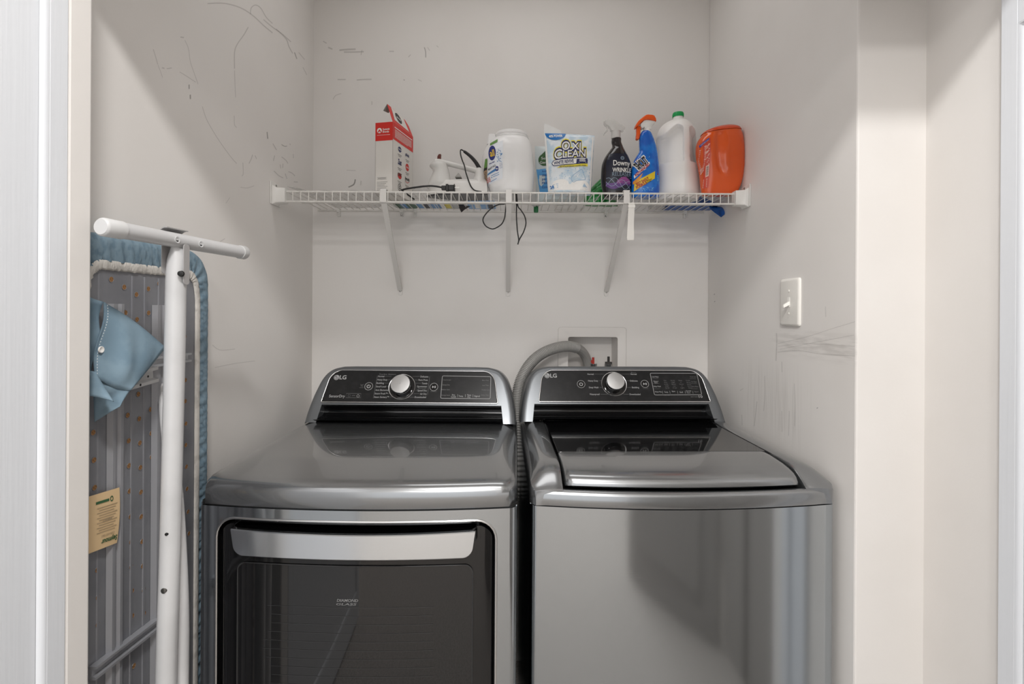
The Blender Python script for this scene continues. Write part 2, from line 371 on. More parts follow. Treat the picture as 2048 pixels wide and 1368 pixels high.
# hall ceiling lamp and an added rear fill lamp, each a shallow pan with the diffuser as light source
M_diff = mat('lamp_diffuser', (255, 250, 244), .5); bd = M_diff.node_tree.nodes['Principled BSDF']
bd.inputs['Emission Color'].default_value = (1, .97, .94, 1); bd.inputs['Emission Strength'].default_value = 4.0
for P_, k, lab in ((LAMP, 1.0, 'round white flush ceiling lamp in the hall just above the viewer'), (REAR_FILL, 2.1, 'large round ceiling lamp at the far end of the hall')):
    lamp = thing('ceiling_lamp', lab, 'lamp', (P_.x, P_.y, ZC))
    obj('lamp_pan', MB().lathe([(0.001, -.012), (.16 * k, -.012), (.165 * k, -.006), (.16 * k, -.0005), (.001, -.0005)], 40), M_white, lamp)
    obj('diffuser', MB().lathe([(.12 * k, -.0125), (.115 * k, -.026), (.08 * k, -.034), (.001, -.036)], 40), M_diff, lamp)

# ------------------------------------------------------------------ scuffs on the walls (thin strokes, each a part of its wall)
def strokes(wall, kind, items):
    for it in items:
        dark, wpx, pts = it[0], it[1], it[2]
        pts = [Vector((p[0], p[1], 0)) for p in pts]
        if len(pts) > 2: pts = spline(pts, 5)
        if kind == 'left': fm = lambda u, v: on_x(u, v, XL + .0006)
        elif kind == 'right': fm = lambda u, v: on_x(u, v, XR - .0006)
        else: fm = lambda u, v: at(u, v, YB - .0006)
        m = MB(); P = [Vector((p.x, p.y)) for p in pts]
        m.ribbon(P, wpx, fm)
        obj('scuff_mark', m, M_scuffd if dark else (M_scuffl if kind == 'right' else M_scuff), wall, smooth=0)
c3 = lambda *q: [(180 + x / 2.767, y / 2.767) for x, y in q]
strokes(wall_left, 'left', [
    (0, 2.2, c3((650, 20), (740, 18), (830, 42), (900, 85), (960, 140), (1010, 182))),
    (0, 1.8, c3((888, 78), (892, 45), (915, 28), (945, 45), (975, 95), (1010, 130))),
    (0, 2.0, c3((960, 108), (1010, 150), (1060, 185), (1112, 232))),
    (0, 1.8, c3((1030, 160), (1085, 215), (1100, 255), (1122, 296))),
    (1, 1.6, c3((1132, 290), (1145, 326))), (0, 1.6, c3((1155, 290), (1188, 330))), (0, 1.4, c3((1178, 372), (1200, 415))),
    (0, 2.0, c3((876, 150), (850, 195), (815, 245), (800, 290), (800, 380))), (0, 1.2, c3((800, 390), (802, 450), (806, 540))),
    (0, 1.4, c3((350, 272), (362, 310), (375, 356))), (0, 1.0, c3((376, 358), (390, 395), (402, 430))),
    (0, 1.4, c3((496, 398), (540, 425), (585, 455))), (0, 1.2, c3((525, 222), (545, 270), (555, 340), (575, 400), (598, 465))),
    (0, 2.4, c3((500, 205), (520, 208))), (0, 2.4, c3((398, 375), (412, 378))), (0, 2.0, c3((425, 380), (452, 376))),
    (1, 2.0, c3((549, 468), (549, 492))), (1, 2.4, c3((555, 524), (556, 548))),
    (0, 1.3, c3((622, 590), (645, 660), (690, 740), (740, 815), (785, 875), (812, 905))),
    (0, 1.2, c3((798, 640), (800, 690), (812, 705))), (1, 1.8, c3((980, 730), (984, 768))),
    (0, 1.8, c3((1012, 795), (1022, 812), (1032, 830))), (1, 1.4, c3((1060, 800), (1078, 810), (1090, 808))),
    (0, 1.4, c3((1105, 795), (1110, 803))), (0, 1.6, c3((1060, 868), (1082, 885), (1096, 905))), (0, 1.3, c3((1125, 852), (1126, 875))),
    (0, 1.5, c3((1052, 910), (1056, 932))), (0, 1.5, c3((1068, 906), (1066, 930))), (0, 1.8, c3((1018, 946), (1045, 972), (1070, 985))),
    (0, 1.8, c3((1098, 950), (1118, 958), (1134, 974))), (0, 1.6, c3((1080, 960), (1090, 990))), (0, 1.4, c3((1015, 890), (1022, 860))),
    (0, 1.6, c3((880, 905), (892, 880), (900, 856))), (0, 1.4, c3((914, 860), (922, 880))), (0, 1.3, c3((846, 900), (848, 960), (840, 975))),
    (0, 1.2, c3((832, 1036), (870, 1040), (908, 1028))), (0, 1.0, c3((752, 1125), (775, 1092))), (0, 1.8, c3((1128, 1006), (1150, 1008))),
    (0, 1.2, [(425, 690), (440, 700), (470, 698)]), (0, 1.0, [(430, 735), (470, 727), (510, 722)]), (0, 1.4, [(438, 485), (450, 477)])])
strokes(wall_back, 'back', [
    (0, 3.5, c3((1380, 278), (1420, 274), (1470, 272))), (0, 3.0, c3((1405, 288), (1460, 288), (1515, 286))), (0, 3.0, c3((1318, 262), (1342, 272))),
    (0, 2.2, c3((1290, 228), (1310, 240))), (0, 2.2, c3((1656, 284), (1682, 284))), (1, 1.6, c3((1850, 262), (1857, 285), (1858, 318))), (0, 1.4, c3((1868, 262), (1880, 280))),
    (0, 1.8, c3((1762, 316), (1775, 302))), (0, 1.6, c3((1918, 252), (1928, 262))),
    (0, 2.4, c3((1370, 440), (1415, 440))), (0, 2.6, c3((1476, 443), (1510, 440), (1558, 439))), (1, 2.0, c3((1736, 440), (1741, 445))), (0, 1.6, c3((1815, 440), (1836, 450))),
    (0, 1.6, c3((1345, 550), (1360, 528), (1390, 518))), (0, 1.6, c3((1560, 560), (1560, 580))), (0, 1.2, c3((1420, 942), (1470, 944))),
    (1, 2.6, c3((1468, 992), (1460, 1020), (1430, 1036))), (0, 2.0, c3((1500, 1000), (1498, 1025))), (0, 1.6, [(722, 110), (724, 100)])])
r1 = lambda *q: [(1400 + x / 2.631, 480 + y / 2.631) for x, y in q]
strokes(wall_right, 'right', [
    (0, 2.2, r1((402, 490), (404, 530), (402, 580), (400, 636))), (0, 1.4, r1((430, 640), (432, 696))), (0, 1.8, r1((408, 590), (520, 582), (640, 600), (815, 610))),
    (0, 1.2, r1((410, 545), (560, 510), (700, 465), (815, 430))), (0, 1.2, r1((410, 560), (560, 545), (815, 560))), (0, 1.2, r1((420, 575), (600, 540), (810, 500))),
    (0, 1.3, r1((660, 350), (662, 405))), (0, 1.2, r1((496, 755), (500, 850), (498, 980))), (0, 1.2, r1((340, 715), (342, 810), (335, 900))), (0, 1.6, r1((300, 850), (285, 980))),
    (0, 1.4, r1((220, 920), (222, 975))), (0, 1.4, r1((430, 900), (432, 1010))), (0, 1.4, r1((470, 900), (466, 1030))),
    (1, 3.0, r1((616, 882), (618, 886))), (1, 2.6, r1((74, 284), (77, 287))), (1, 2.4, r1((76, 322), (79, 325))), (0, 1.2, r1((210, 792), (228, 782)))])
cl = thing('closet_ceiling_lamp', 'long white ceiling lamp inside the closet above the shelf', 'lamp', (0.0, 1.36, ZC))  # housing for the added closet fill
obj('lamp_tray', MB().bb(-.53, .53, -.17, .17, -.045, -.0005), M_white, cl, smooth=0, bevel=.004)
# ------------------------------------------------------------------ laundry machines
CABZ, SEAM_D, SEAM_W = H - .358, H - .4224, H - .431
PT = Vector((0, .515, 1.037)); TILT = Vector((0, .49, .872)).normalized(); NRM = Vector((0, -TILT.z, TILT.y))
HW = .343
def machine(name, label, cat, xc, yf, rz): return thing(name, label, cat, (xc, yf, 0), rz)
def world_of(root): return Matrix.Translation(root.location) @ Matrix.Rotation(root.rotation_euler.z, 4, 'Z')
def face_uv(root, p0=PT, n=NRM, et=TILT, sc=0.0):
    """photo point -> (s,t) on the tilted console face of a machine (s measured from its centre)"""
    Mi = world_of(root).inverted(); o = Mi @ Vector((0, 0, H)); M3 = Mi.to_3x3()
    def f(px, py):
        d = M3 @ ray(px, py); k = n.dot(p0 - o) / n.dot(d); q = o + d * k - p0
        return q.x, q.dot(et)
    return f
def offs(poly, d):
    """inset a closed polygon (counter-clockwise) by d"""
    n = len(poly); out = []
    for i in range(n):
        a, b, c = Vector(poly[i - 1]), Vector(poly[i]), Vector(poly[(i + 1) % n])
        e1, e2 = (b - a), (c - b)
        if e1.length < 1e-9: e1 = e2
        if e2.length < 1e-9: e2 = e1
        e1, e2 = e1.normalized(), e2.normalized(); n1, n2 = Vector((-e1.y, e1.x)), Vector((-e2.y, e2.x))
        m = n1 + n2; m = m.normalized() if m.length > 1e-6 else n1
        out.append(tuple(b + m * d / max(.35, m.dot(n1))))
    return out
def console(root, hsc, sc, px_items, dials, ring_px, knob_px, btns, disp_px, ticks, lines):
    E = lambda s, t, q=0.0: PT + Vector((s, 0, 0)) + TILT * t + NRM * q
    # housing: an arch whose cheeks come down either side of the black cove
    oc = [(.332, -.0665), (.329, -.03), (.322, .015), (.3135, .050), (.3045, .079), (.290, .103), (.269, .1185), (.238, .1268)]
    half = [tuple(p)[:2] for p in spline([(x, y, 0) for x, y in oc], 4)]
    mid = [(x, .1282) for x in frange(.20, -.20, 8)]
    out = half + mid + [(-x, y) for x, y in half[::-1]]
    n = len(out)
    def inset(d):
        pp = []
        for k in range(n):
            a, c = Vector(out[max(k - 1, 0)]), Vector(out[min(k + 1, n - 1)]); t = (c - a).normalized(); q = Vector(out[k]) + Vector((-t.y, t.x)) * d
            pp.append((q.x, -.0665 if k in (0, n - 1) else q.y))
        return pp
    inner = []
    for x, y in out:
        f = min(1, max(0, (y + .0665) / .0585)); xi = .2925 - .007 * f
        inner.append((max(-xi, min(xi, x)) if f >= 1 else math.copysign(xi, x), min(y, -.008)))
    off_ = lambda pp, q: [E(hsc + x, y, q) for x, y in pp]
    def backed(yy, sq, dz):
        return [Vector((p.x, yy, p.z - dz * smoothstep(.04, .11, y))) for p, (x, y) in zip([E(hsc + x * sq, y, -.014) for x, y in out], out)]
    b = MB()
    b.loft([off_(inner, .0), off_(inset(.020), .0), off_(inset(.0125), -.0006), off_(inset(.007), -.0026), off_(inset(.0025), -.0064), off_(inset(.0005), -.0105), off_(out, -.014), backed(.63, 1, .004), backed(.685, .985, .016), backed(.70, .96, .028)], False)
    b.loft([off_(inner, .0), off_(inner, -.05)], False)
    b.add(backed(.70, .96, .028), [tuple(range(n))])
    obj('console_housing', b, M_console, root, smooth=38)
    # cove under the panel
    prof = [(-.0012, -.0075), (-.010, -.0078), (-.030, -.012), (-.036, -.022), (-.030, -.034), (-.014, -.044), (-.003, -.052), (.004, -.060), (.010, -.0645), (.03, -.066)]
    b = MB(); b.loft([[E(s, t, q) for q, t in [(p.x, p.y) for p in spline([(a, c, 0) for a, c in prof], 4)]] for s in (hsc - .2915, hsc + .2915)], False)
    obj('console_cove', b, M_black, root, smooth=50)
    # panel and bezel
    pn = rrect(sc - .2825, sc + .2825, -.002, .1095, [.038, .038, .006, .006], 8)
    pn = [(sc + (x - sc) * (1 - .055 * max(0, y) / .107), y) for x, y in pn]
    b = MB(); pin = offs(pn, .0022)
    b.loft([[E(x, y, .0005) for x, y in pin], [E(x, y, .0024) for x, y in offs(pn, .0035)]], True, False, True)
    pan = obj('control_panel', b, M_panel, root, smooth=25)
    b = MB(); b.tube([E(x, y, .0012) for x, y in offs(pn, .001)], .0017, 8, True)
    b.tube([E(x, -.0012, .002) for x in frange(sc - .278, sc + .278, 10)], .0024, 8)
    obj('panel_bezel', b, M_bezel, root, smooth=60)
    uv = face_uv(root, PT + NRM * .0024)
    fm = lambda u, v: E(u, v, .0028)
    # prints
    bp, bd_ = MB(), MB()
    k = 1 / 990 * 1.62
    for (body, px, py, hpx, wpx, dim, al) in px_items:
        s, t = uv(px, py); put(bd_ if dim else bp, body, s, t, hpx * k, fm, width=(wpx * k if wpx else None), align=al, bold=0.008, res=2)
    for pts, wd, dim, cl in lines:
        (bd_ if dim else bp).ribbon([uv(*q) for q in pts], wd * k, fm, cl)
    obj('panel_lettering', [(bp, M_print), (bd_, M_printd)], None, pan, smooth=0, kind='stuff')
    # display outline
    b = MB(); q = [uv(*p) for p in disp_px]
    pts = []
    for i in range(4):
        a, c, d = Vector(q[i - 1]), Vector(q[i]), Vector(q[(i + 1) % 4]); r = .004
        p0, p2 = c + (a - c).normalized() * r, c + (d - c).normalized() * r
        pts += [tuple(p0), tuple(c * .5 + (p0 + p2) * .25), tuple(p2)]
    b.ribbon(pts, .0014, fm, True)
    obj('display_frame', b, M_print, pan, smooth=0)
    # knob
    (rs, rt), (kx, ky) = uv(*ring_px[:2]), uv(*knob_px[:2])
    rr = ring_px[2] * k
    Mk = Matrix.Translation(E(rs, rt, .0024)) @ Matrix((tuple((1, 0, 0)), tuple((TILT.x, TILT.y, TILT.z)), tuple((NRM.x, NRM.y, NRM.z)))).transposed().to_4x4()
    b = MB().lathe([(rr - .0015, .0), (rr, .0016), (rr + .0016, .0016), (rr + .002, 0)], 48, Mk); ro = obj('dial_ring', b, M_bezel, root, smooth=60)
    b = MB().lathe([(rr - .0015, .0008), (rr - .008, .0012), (.0005, .0012)], 48, Mk); obj('dial_well', b, M_black, ro, smooth=60)
    kr = knob_px[2] * k * .985
    b = MB().lathe([(kr * .98, .001), (kr, .012), (kr, .0265), (kr - .0012, .0282)], 48, Mk)
    kb = obj('dial_knob', b, M_black, root, smooth=40)
    b = MB().lathe([(kr - .0004, .0275), (kr - .0015, .0288), (kr * .6, .0294), (.0005, .0297)], 48, Mk); obj('knob_cap', b, M_knob, kb, smooth=40)
    for (px, py, r, icon) in btns:
        s, t = uv(px, py); rr_ = r * k; b = MB()
        b.tube([E(s + rr_ * math.cos(a), t + rr_ * math.sin(a), .0026) for a in [2 * math.pi * i / 32 for i in range(32)]], .0009, 6, True)
        bo = obj('power_button' if icon == 'power' else 'start_button', b, M_print, root, smooth=60)
        b = MB(); disc(b, s, t, rr_ - .001, rr_ - .001, lambda u, v: E(u, v, .0027)); obj('button_face', b, M_black, bo, smooth=0)
        b = MB(); g = lambda u, v: E(u, v, .0031); q = rr_ * .42
        if icon == 'power':
            b.ribbon([(s + q * math.cos(R(a)), t + q * math.sin(R(a))) for a in range(125, 416, 15)], rr_ * .16, g)
            b.ribbon([(s, t + q * .1), (s, t + q * 1.25)], rr_ * .16, g)
        else:
            b.add([g(s - q, t + q * .8), g(s - q, t - q * .8), g(s + q * .25, t)], [(0, 1, 2)])
            for d in (.55, 1.0): b.ribbon([(s + q * d, t - q * .7), (s + q * d, t + q * .7)], rr_ * .14, g)
        obj('button_icon', b, M_print, bo, smooth=0)
    return fm, uv, k, pan
def logo(root, pan, fm, uv, k, cpx, tpx):
    b, d = MB(), MB(); s, t = uv(*cpx); r = 5.4 * k
    disc(b, s, t, r, r, fm, 28)
    put(b, 'LG', *uv(*tpx), 8.0 * k, fm, bold=.022, width=13.5 * k)
    g = lambda u, v: fm(u, v) + NRM * .0004
    d.ribbon([(s - r * .02, t + r * .5), (s - r * .02, t - r * .35), (s + r * .3, t - r * .35)], r * .14, g)
    d.ribbon([(s + r * .72 * math.cos(R(a)), t + r * .72 * math.sin(R(a))) for a in range(85, 361, 15)] + [(s + r * .2, t)], r * .12, g)
    disc(d, s - r * .33, t + r * .3, r * .14, r * .14, g, 12)
    obj('brand_mark', [(b, M_print), (d, M_panel)], None, pan, smooth=0)

def cabinet_sides(root, top, mt):
    b = MB()
    for sx in (-1, 1):
        b.bb(min(sx * HW, sx * (HW - .004)), max(sx * HW, sx * (HW - .004)), .012, .70, .03, top)
    b.bb(-HW, HW, .69, .70, .03, top); b.bb(-HW + .01, HW - .01, .012, .69, .03, .05)
    obj('side_panel', b, mt, root, smooth=0)
    for sx in (-1, 1):
        for y in (.06, .64): obj('foot', MB().lathe([(.02, 0), (.022, .004), (.02, .012), (.012, .014), (.012, .034)], 16, Matrix.Translation((sx * .29, y, 0)), True), M_dark, root)
# ---------------- dryer
DR = machine('dryer', 'graphite front-loading dryer with a dark glass door, standing left of the washer', 'dryer', -.3297, 1.0605, R(-.6))
bul = lambda x, a=.026: -a * (1 - (x / HW) ** 2) + (.012 * (max(0, abs(x) - (HW - .014)) / .014) ** 2)
cabinet_sides(DR, SEAM_D, M_front)
XS = frange(-HW, -HW + .016, 6)[:-1] + frange(-HW + .016, HW - .016, 36) + frange(HW - .016, HW, 6)[1:]
ow, ot, ob, orr = .299, .8895, .20, .042
def arch(x, w, top, r):
    d = abs(x) - (w - r)
    return top if d <= 0 else top - r + math.sqrt(max(0, r * r - d * d))
def xs_open(w, r, n=26): return [-w] + [-(w - r) - r * math.cos(R(a)) for a in (15, 30, 45, 60, 75)] + frange(-(w - r), w - r, n) + [(w - r) + r * math.cos(R(a)) for a in (75, 60, 45, 30, 15)] + [w]
b = MB()
b.columns([x for x in XS if x < -ow] + [-ow], lambda x: .05, lambda x: SEAM_D - .002, bul, .02, 6)
b.columns([ow] + [x for x in XS if x > ow], lambda x: .05, lambda x: SEAM_D - .002, bul, .02, 6)
b.columns(xs_open(ow, orr), lambda x: arch(x, ow, ot, orr), lambda x: SEAM_D - .002, bul, .02, 1)
b.columns(frange(-ow, ow, 24), lambda x: .05, lambda x: ob, bul, .02, 1)
obj('front_panel', b, M_front, DR, smooth=40)
b = MB(); path = [Vector((x, bul(x) + .001, arch(x, ow, ot, orr))) for x in xs_open(ow, orr)]
path = [Vector((-ow, bul(-ow) + .001, z)) for z in frange(ob, ot - orr - .02, 8)] + path + [Vector((ow, bul(ow) + .001, z)) for z in frange(ot - orr - .02, ob, 8)]
b.tube(path, .0032, 8); obj('door_trim', b, M_bezel, DR, smooth=60)
b = MB()        # black lining of the door opening
b.loft([[Vector((p.x, p.y + .002, p.z)) for p in path], [Vector((p.x, .07, p.z)) for p in path]], False)
b.bb(-ow, ow, .07, .075, ob, ot); obj('door_recess', b, M_dark, DR, smooth=40)
# door leaf
dbul = lambda x: bul(x, .024) + .0015 + .006 * (max(0, abs(x) - .27) / .022) ** 2
dw, dt = .292, .8825
def door_top(x):
    a = abs(x)
    if a < .2485: return .858
    if a < .262: return .858 + (.012) * smoothstep(.2485, .262, a)
    return arch(x, dw, dt - .004, .036)
xs = sorted(set(xs_open(dw, .036, 20) + [-.262, -.258, -.2535, -.2485, .2485, .2535, .258, .262]))
b = MB(); b.columns(xs, lambda x: .206, door_top, dbul, .026, 5)
DF = obj('door', b, M_black, DR, smooth=40)
b = MB(); b.columns(frange(-.262, .262, 20), lambda x: .855, lambda x: dt - .004, lambda x: .040, .004)
b.loft([[Vector((x, dbul(x) + .012, .857)), Vector((x, .030, .850)), Vector((x, .041, .855))] for x in frange(-.262, .262, 20)], False)
for sx in (-1, 1): b.bb(min(sx * .258, sx * .266), max(sx * .258, sx * .266), -.012, .045, .85, dt - .004)
b.columns(frange(-.262, .262, 20), lambda x: dt - .004, lambda x: dt, lambda x: dbul(x) + .008, .035)
obj('handle_pocket', b, M_black, DF, smooth=40)
# handle strip
hy = lambda x: bul(x, .030) - .014
def h_bot(x):
    a = abs(x); w, r = .2485, .018; d = a - (w - r)
    base = .8185
    return base if d <= 0 else base + r - math.sqrt(max(0, r * r - d * d))
def h_x(x, z): return x * (1 + .03 * (z - .8185) / .054)
xs = xs_open(.2485, .018, 30); rings = []
for x in xs:
    zb = h_bot(x); zt = .8735 - .004 * (1 - (x / .25) ** 2); zt = max(zt, zb + .001)
    y = hy(x); rings.append([Vector((h_x(x, zb), y + .001, zb)), Vector((h_x(x, zb), y, zb + .0015)), Vector((h_x(x, zt), y, zt - .0015)), Vector((h_x(x, zt), y + .002, zt)), Vector((h_x(x, zt), y + .010, zt)), Vector((h_x(x, zb), y + .010, zb))])
b = MB(); b.loft(rings, True, True, True); HS = obj('door_handle', b, M_handle, DR, smooth=30)
for sx in (-1, 1):
    b = MB(); x = sx * .2525
    b.loft([[Vector((x + sx * q, hy(x) + yy, .8745 - e)), Vector((x + sx * q, hy(x) + yy, .852 + e))] for q, yy, e in ((-.008, .004, 0), (0, .002, 0), (.005, .006, .001), (.008, .02, .003), (.008, .05, .004))], False)
    b.tube([Vector((x - sx * .004, hy(x) + .006, .8735)), Vector((x + sx * .004, hy(x) + .012, .8755)), Vector((x + sx * .002, .034, .8775))], .002, 6)
    obj('handle_end', b, M_black, HS, smooth=60)
# window
ww, wt = .25, .7965
b = MB(); b.columns(xs_open(ww, .018, 24), lambda x: .24, lambda x: arch(x, ww, wt, .018), lambda x: dbul(x) - .0016, .0045, 5)
WN = obj('door_window', b, M_window, DR, smooth=40)
b = MB(); wp = [Vector((x, dbul(x) - .0018, arch(x, ww, wt, .018))) for x in xs_open(ww, .018, 24)]
wp = [Vector((-ww, dbul(-ww) - .0018, .24))] + wp + [Vector((ww, dbul(ww) - .0018, .24))]
b.tube(wp, .0012, 6); obj('window_rim', b, mat('window_rim_grey', (52, 52, 53), .3), WN, smooth=60)
# print on the glass: fine ruled lines and the words
Wm = lambda u, v: Vector((u, dbul(u) - .0021, v))
b = MB()
mw = world_of(DR).inverted()
def on_front(px, py, yl=-.021):
    o = mw @ Vector((0, 0, H)); d = mw.to_3x3() @ ray(px, py); k = (yl - o.y) / d.y; q = o + d * k; return q.x, q.z
for i in range(17):
    y = 1212 + i * 17.3
    p = [on_front(533 + 10 * math.sin(i), y), on_front(866, y + 3)]
    b.ribbon([(p[0][0] + (p[1][0] - p[0][0]) * k / 8, p[0][1] + (p[1][1] - p[0][1]) * k / 8) for k in range(9)], .0006, Wm)
obj('glass_ruling', b, mat('glass_ruling_grey', (62, 62, 63), .4), WN, smooth=0)
b = MB(); put(b, 'DIAMOND', *on_front(696, 1199), .0056, Wm, width=.045, shear=.2, bold=.02)
put(b, 'GLASS', *on_front(694, 1206.5), .0045, Wm, width=.043, shear=.2, bold=.01)
obj('glass_lettering', b, mat('glass_lettering_grey', (120, 120, 120), .4), WN, smooth=0)
# top cover
def outline(side, front, z, n=26, r=.03):
    pts = []
    w_ = HW - side
    for x in frange(-w_, w_, n):
        y = bul(x * HW / w_, .026) + front
        d = abs(x) - (w_ - r)
        if d > 0: y += r - math.sqrt(max(0, r * r - d * d))
        pts.append(Vector((x, y, z)))
    return pts + [Vector((w_, .62, z)), Vector((w_, .70, z)), Vector((-w_, .70, z)), Vector((-w_, .62, z))]
b = MB(); S = SEAM_D
b.loft([outline(.001, .002, S, 40, .012), outline(0, 0, S + .002, 40, .012), outline(0, .0005, S + .030, 40, .014), outline(.0006, .003, S + .039, 40, .018), outline(.003, .009, S + .0465, 40, .025), outline(.008, .020, S + .051, 40, .035),
        outline(.014, .038, S + .0538, 40, .045), outline(.021, .062, S + .0568, 40, .055), outline(.030, .092, S + .0598, 40, .06), outline(.040, .118, S + .0624, 40, .06), outline(.048, .136, S + .0636, 40, .06), outline(.056, .152, CABZ, 40, .06)], True, True, True)
obj('top_cover', b, M_steel, DR, smooth=50)
b = MB().columns(XS, lambda x: S - .004, lambda x: S + .003, lambda x: bul(x) + .004, .02); obj('seam_gasket', b, M_dark, DR, smooth=40)
# dryer console text, from the photograph's panel crop
q4 = lambda x, y: (600 + x / 4.452, 710 + y / 4.452)
L = []
for body, x, y, ww_ in (('Normal', 697, 190, 54), ('Heavy Duty', 690, 220, 88), ('Bedding', 683, 250, 64), ('Small Load', 678, 281, 86), ('Anti Bacterial', 672, 312, 112), ('Steam Fresh™', 665, 343, 112), ('Steam Sanitary™', 660, 374, 128)):
    L.append((body, *q4(x, y), 3.3, ww_ / 4.452, 0, 'L'))
for body, x, y, ww_ in (('Delicates', 1143, 193, 70), ('Perm Press', 1138, 223, 82), ('Towels', 1134, 253, 48), ('Sportswear', 1132, 281, 86), ('Speed Dry', 1130, 317, 82), ('Air Dry', 1128, 347, 58), ('Downloaded', 1122, 376, 98)):
    L.append((body, *q4(x, y), 3.3, ww_ / 4.452, 0, 'R'))
L += [('SensorDry', *q4(330, 366), 5.4, 31, 0, 'C'), ('Turbo Steam', *q4(780, 172), 2.4, 34, 1, 'C'), ('Normal Dry', *q4(1090, 299), 1.7, 16, 1, 'C')]
for body, x, y, ww_, h in (('Dry', 1367, 356, 26, 3.1), ('Level', 1367, 372, 40, 3.1), ('Temp.', 1434, 366, 40, 3.1), ('Time', 1505, 357, 36, 3.1), ('Dry', 1505, 374, 26, 3.1), ('Signal', 1576, 366, 48, 3.1),
                           ('More Time', 1652, 226, 58, 2.4), ('Less Time', 1652, 270, 56, 2.4), ('Wrinkle Care', 1652, 311, 70, 2.4), ('Delay Time', 1648, 357, 66, 2.2), ('Damp Dry', 1302, 266, 66, 2.4), ('Reduce Static', 1298, 308, 72, 2.4), ('Energy Saver', 1298, 358, 74, 2.4)):
    L.append((body, *q4(x, y), h, ww_ / 4.452, 1 if h < 3 else 0, 'C'))
L.append(('Damp Dry Signal', *q4(1310, 222), 1.8, 15, 1, 'C'))
tk = []
for (x0_, y0_, x1_, y1_) in ((755, 190, 815, 190), (782, 221, 812, 221), (750, 251, 795, 251), (768, 281, 790, 281), (778, 345, 800, 345), (790, 374, 835, 374), (1000, 191, 1068, 192), (1020, 222, 1050, 222), (1030, 252, 1080, 252), (1036, 281, 1044, 281), (1030, 315, 1040, 315), (1012, 345, 1065, 345), (965, 376, 1018, 376)):
    tk.append(([q4(x0_, y0_), q4(x1_, y1_)], .45, 1, False))
tk += [([q4(690, 185), q4(652, 385)], .5, 1, False), ([q4(1155, 190), q4(1136, 355)], .5, 1, False)]
tk += [([q4(x, 350), q4(x, 376)], .5, 0, False) for x in (1404, 1472, 1540)]
tk += [([q4(x, y), q4(x + 132, y + 1), q4(x + 128, y + 38), q4(x - 3, y + 38)], .6, 1, True) for x, y in ((412, 343),)]
tk += [([q4(430, 352), q4(447, 352), q4(445, 372), q4(428, 372)], .5, 1, True), ([q4(462, 364), q4(482, 360), q4(492, 364)], .7, 1, False), ([q4(505, 364), q4(517, 350), q4(529, 364), q4(526, 374), q4(508, 374)], .7, 0, True), ([q4(538, 262), q4(552, 268), q4(566, 262)], .8, 1, False), ([q4(540, 275), q4(562, 278)], .8, 1, False), ([q4(530, 292), q4(566, 292)], .6, 1, False), ([q4(1162, 326), q4(1215, 327)], .5, 1, False)]
fm, uv, k, pan = console(DR, .0065, -.001, L, None, (*q4(908, 283), 25.2), (*q4(897, 254), 19.6), [(*q4(612, 279), 7.8, 'power'), (*q4(1192, 285), 7.8, 'play')],
        [q4(1268, 186), q4(1252, 386), q4(1694, 390), q4(1700, 194)], None, tk)
logo(DR, pan, fm, uv, k, q4(326, 200), q4(384, 199))

# ---------------- washer
WS = machine('washing_machine', 'graphite top-loading washing machine with a dark glass lid, beside the right wall', 'washing machine', .386, 1.100, R(1.5))
cabinet_sides(WS, SEAM_W, M_front)
wb = lambda x: bul(x, .030)
b = MB(); b.columns(XS, lambda x: .05, lambda x: SEAM_W - .002, wb, .02, 8); obj('front_panel', b, M_front, WS, smooth=40)
b = MB().columns(XS, lambda x: SEAM_W - .004, lambda x: SEAM_W + .003, lambda x: wb(x) + .004, .02); obj('seam_gasket', b, M_dark, WS, smooth=40)
# cover: front lip + two sculpted rails + rear strip
b = MB(); S = SEAM_W; rings = []
for x in XS:
    y = wb(x); rings.append([Vector((x, y + .001, S)), Vector((x, y, S + .002)), Vector((x, y + .001, S + .024)), Vector((x, y + .005, S + .031)), Vector((x, y + .012, S + .0335)), Vector((x, y + .02, S + .032)), Vector((x, y + .030, S + .02)), Vector((x, y + .034, S))])
b.loft(rings, True, True, True)
for sx in (-1, 1):
    rings = []
    for y in [-.004, 0, .004, .010, .018, .030, .045, .065, .10, .16, .25, .35, .45, .54, .62, .70]:
        f = smoothstep(-.03, .085, y) if y < .085 else 1
        g = math.sqrt(max(0.0, min(1, (y + .008) / .05)))
        zt = S + .026 + (CABZ + .001 - S - .026) * (.45 * min(1, g) + .55 * f)
        zo = S + .022 + (.024) * g
        cr = .012 * (1 - min(1, max(0, y + .004) / .02)) ** 2
        inn = .271
        pr = [(HW - cr, S), (HW - cr, zo - .004), (HW - .002 - cr, zo + .002), (HW - .010, zo + (zt - zo) * .42), (HW - .022, zo + (zt - zo) * .76), (HW - .036, zo + (zt - zo) * .95), (HW - .050, zt), (inn + .005, zt), (inn + .001, zt - .002), (inn, zt - .006), (inn, S)]
        rings.append([Vector((sx * px_, y + wb(px_) * .0 , pz)) for px_, pz in pr])
    b.loft(rings, True, True, True)
b.bb(-HW + .05, HW - .05, .505, .70, S + .02, CABZ - .006)
obj('top_cover', b, M_steel, WS, smooth=42)
obj('tub_well', MB().bb(-.273, .273, .02, .52, S + .002, S + .022), M_dark, WS, smooth=0)
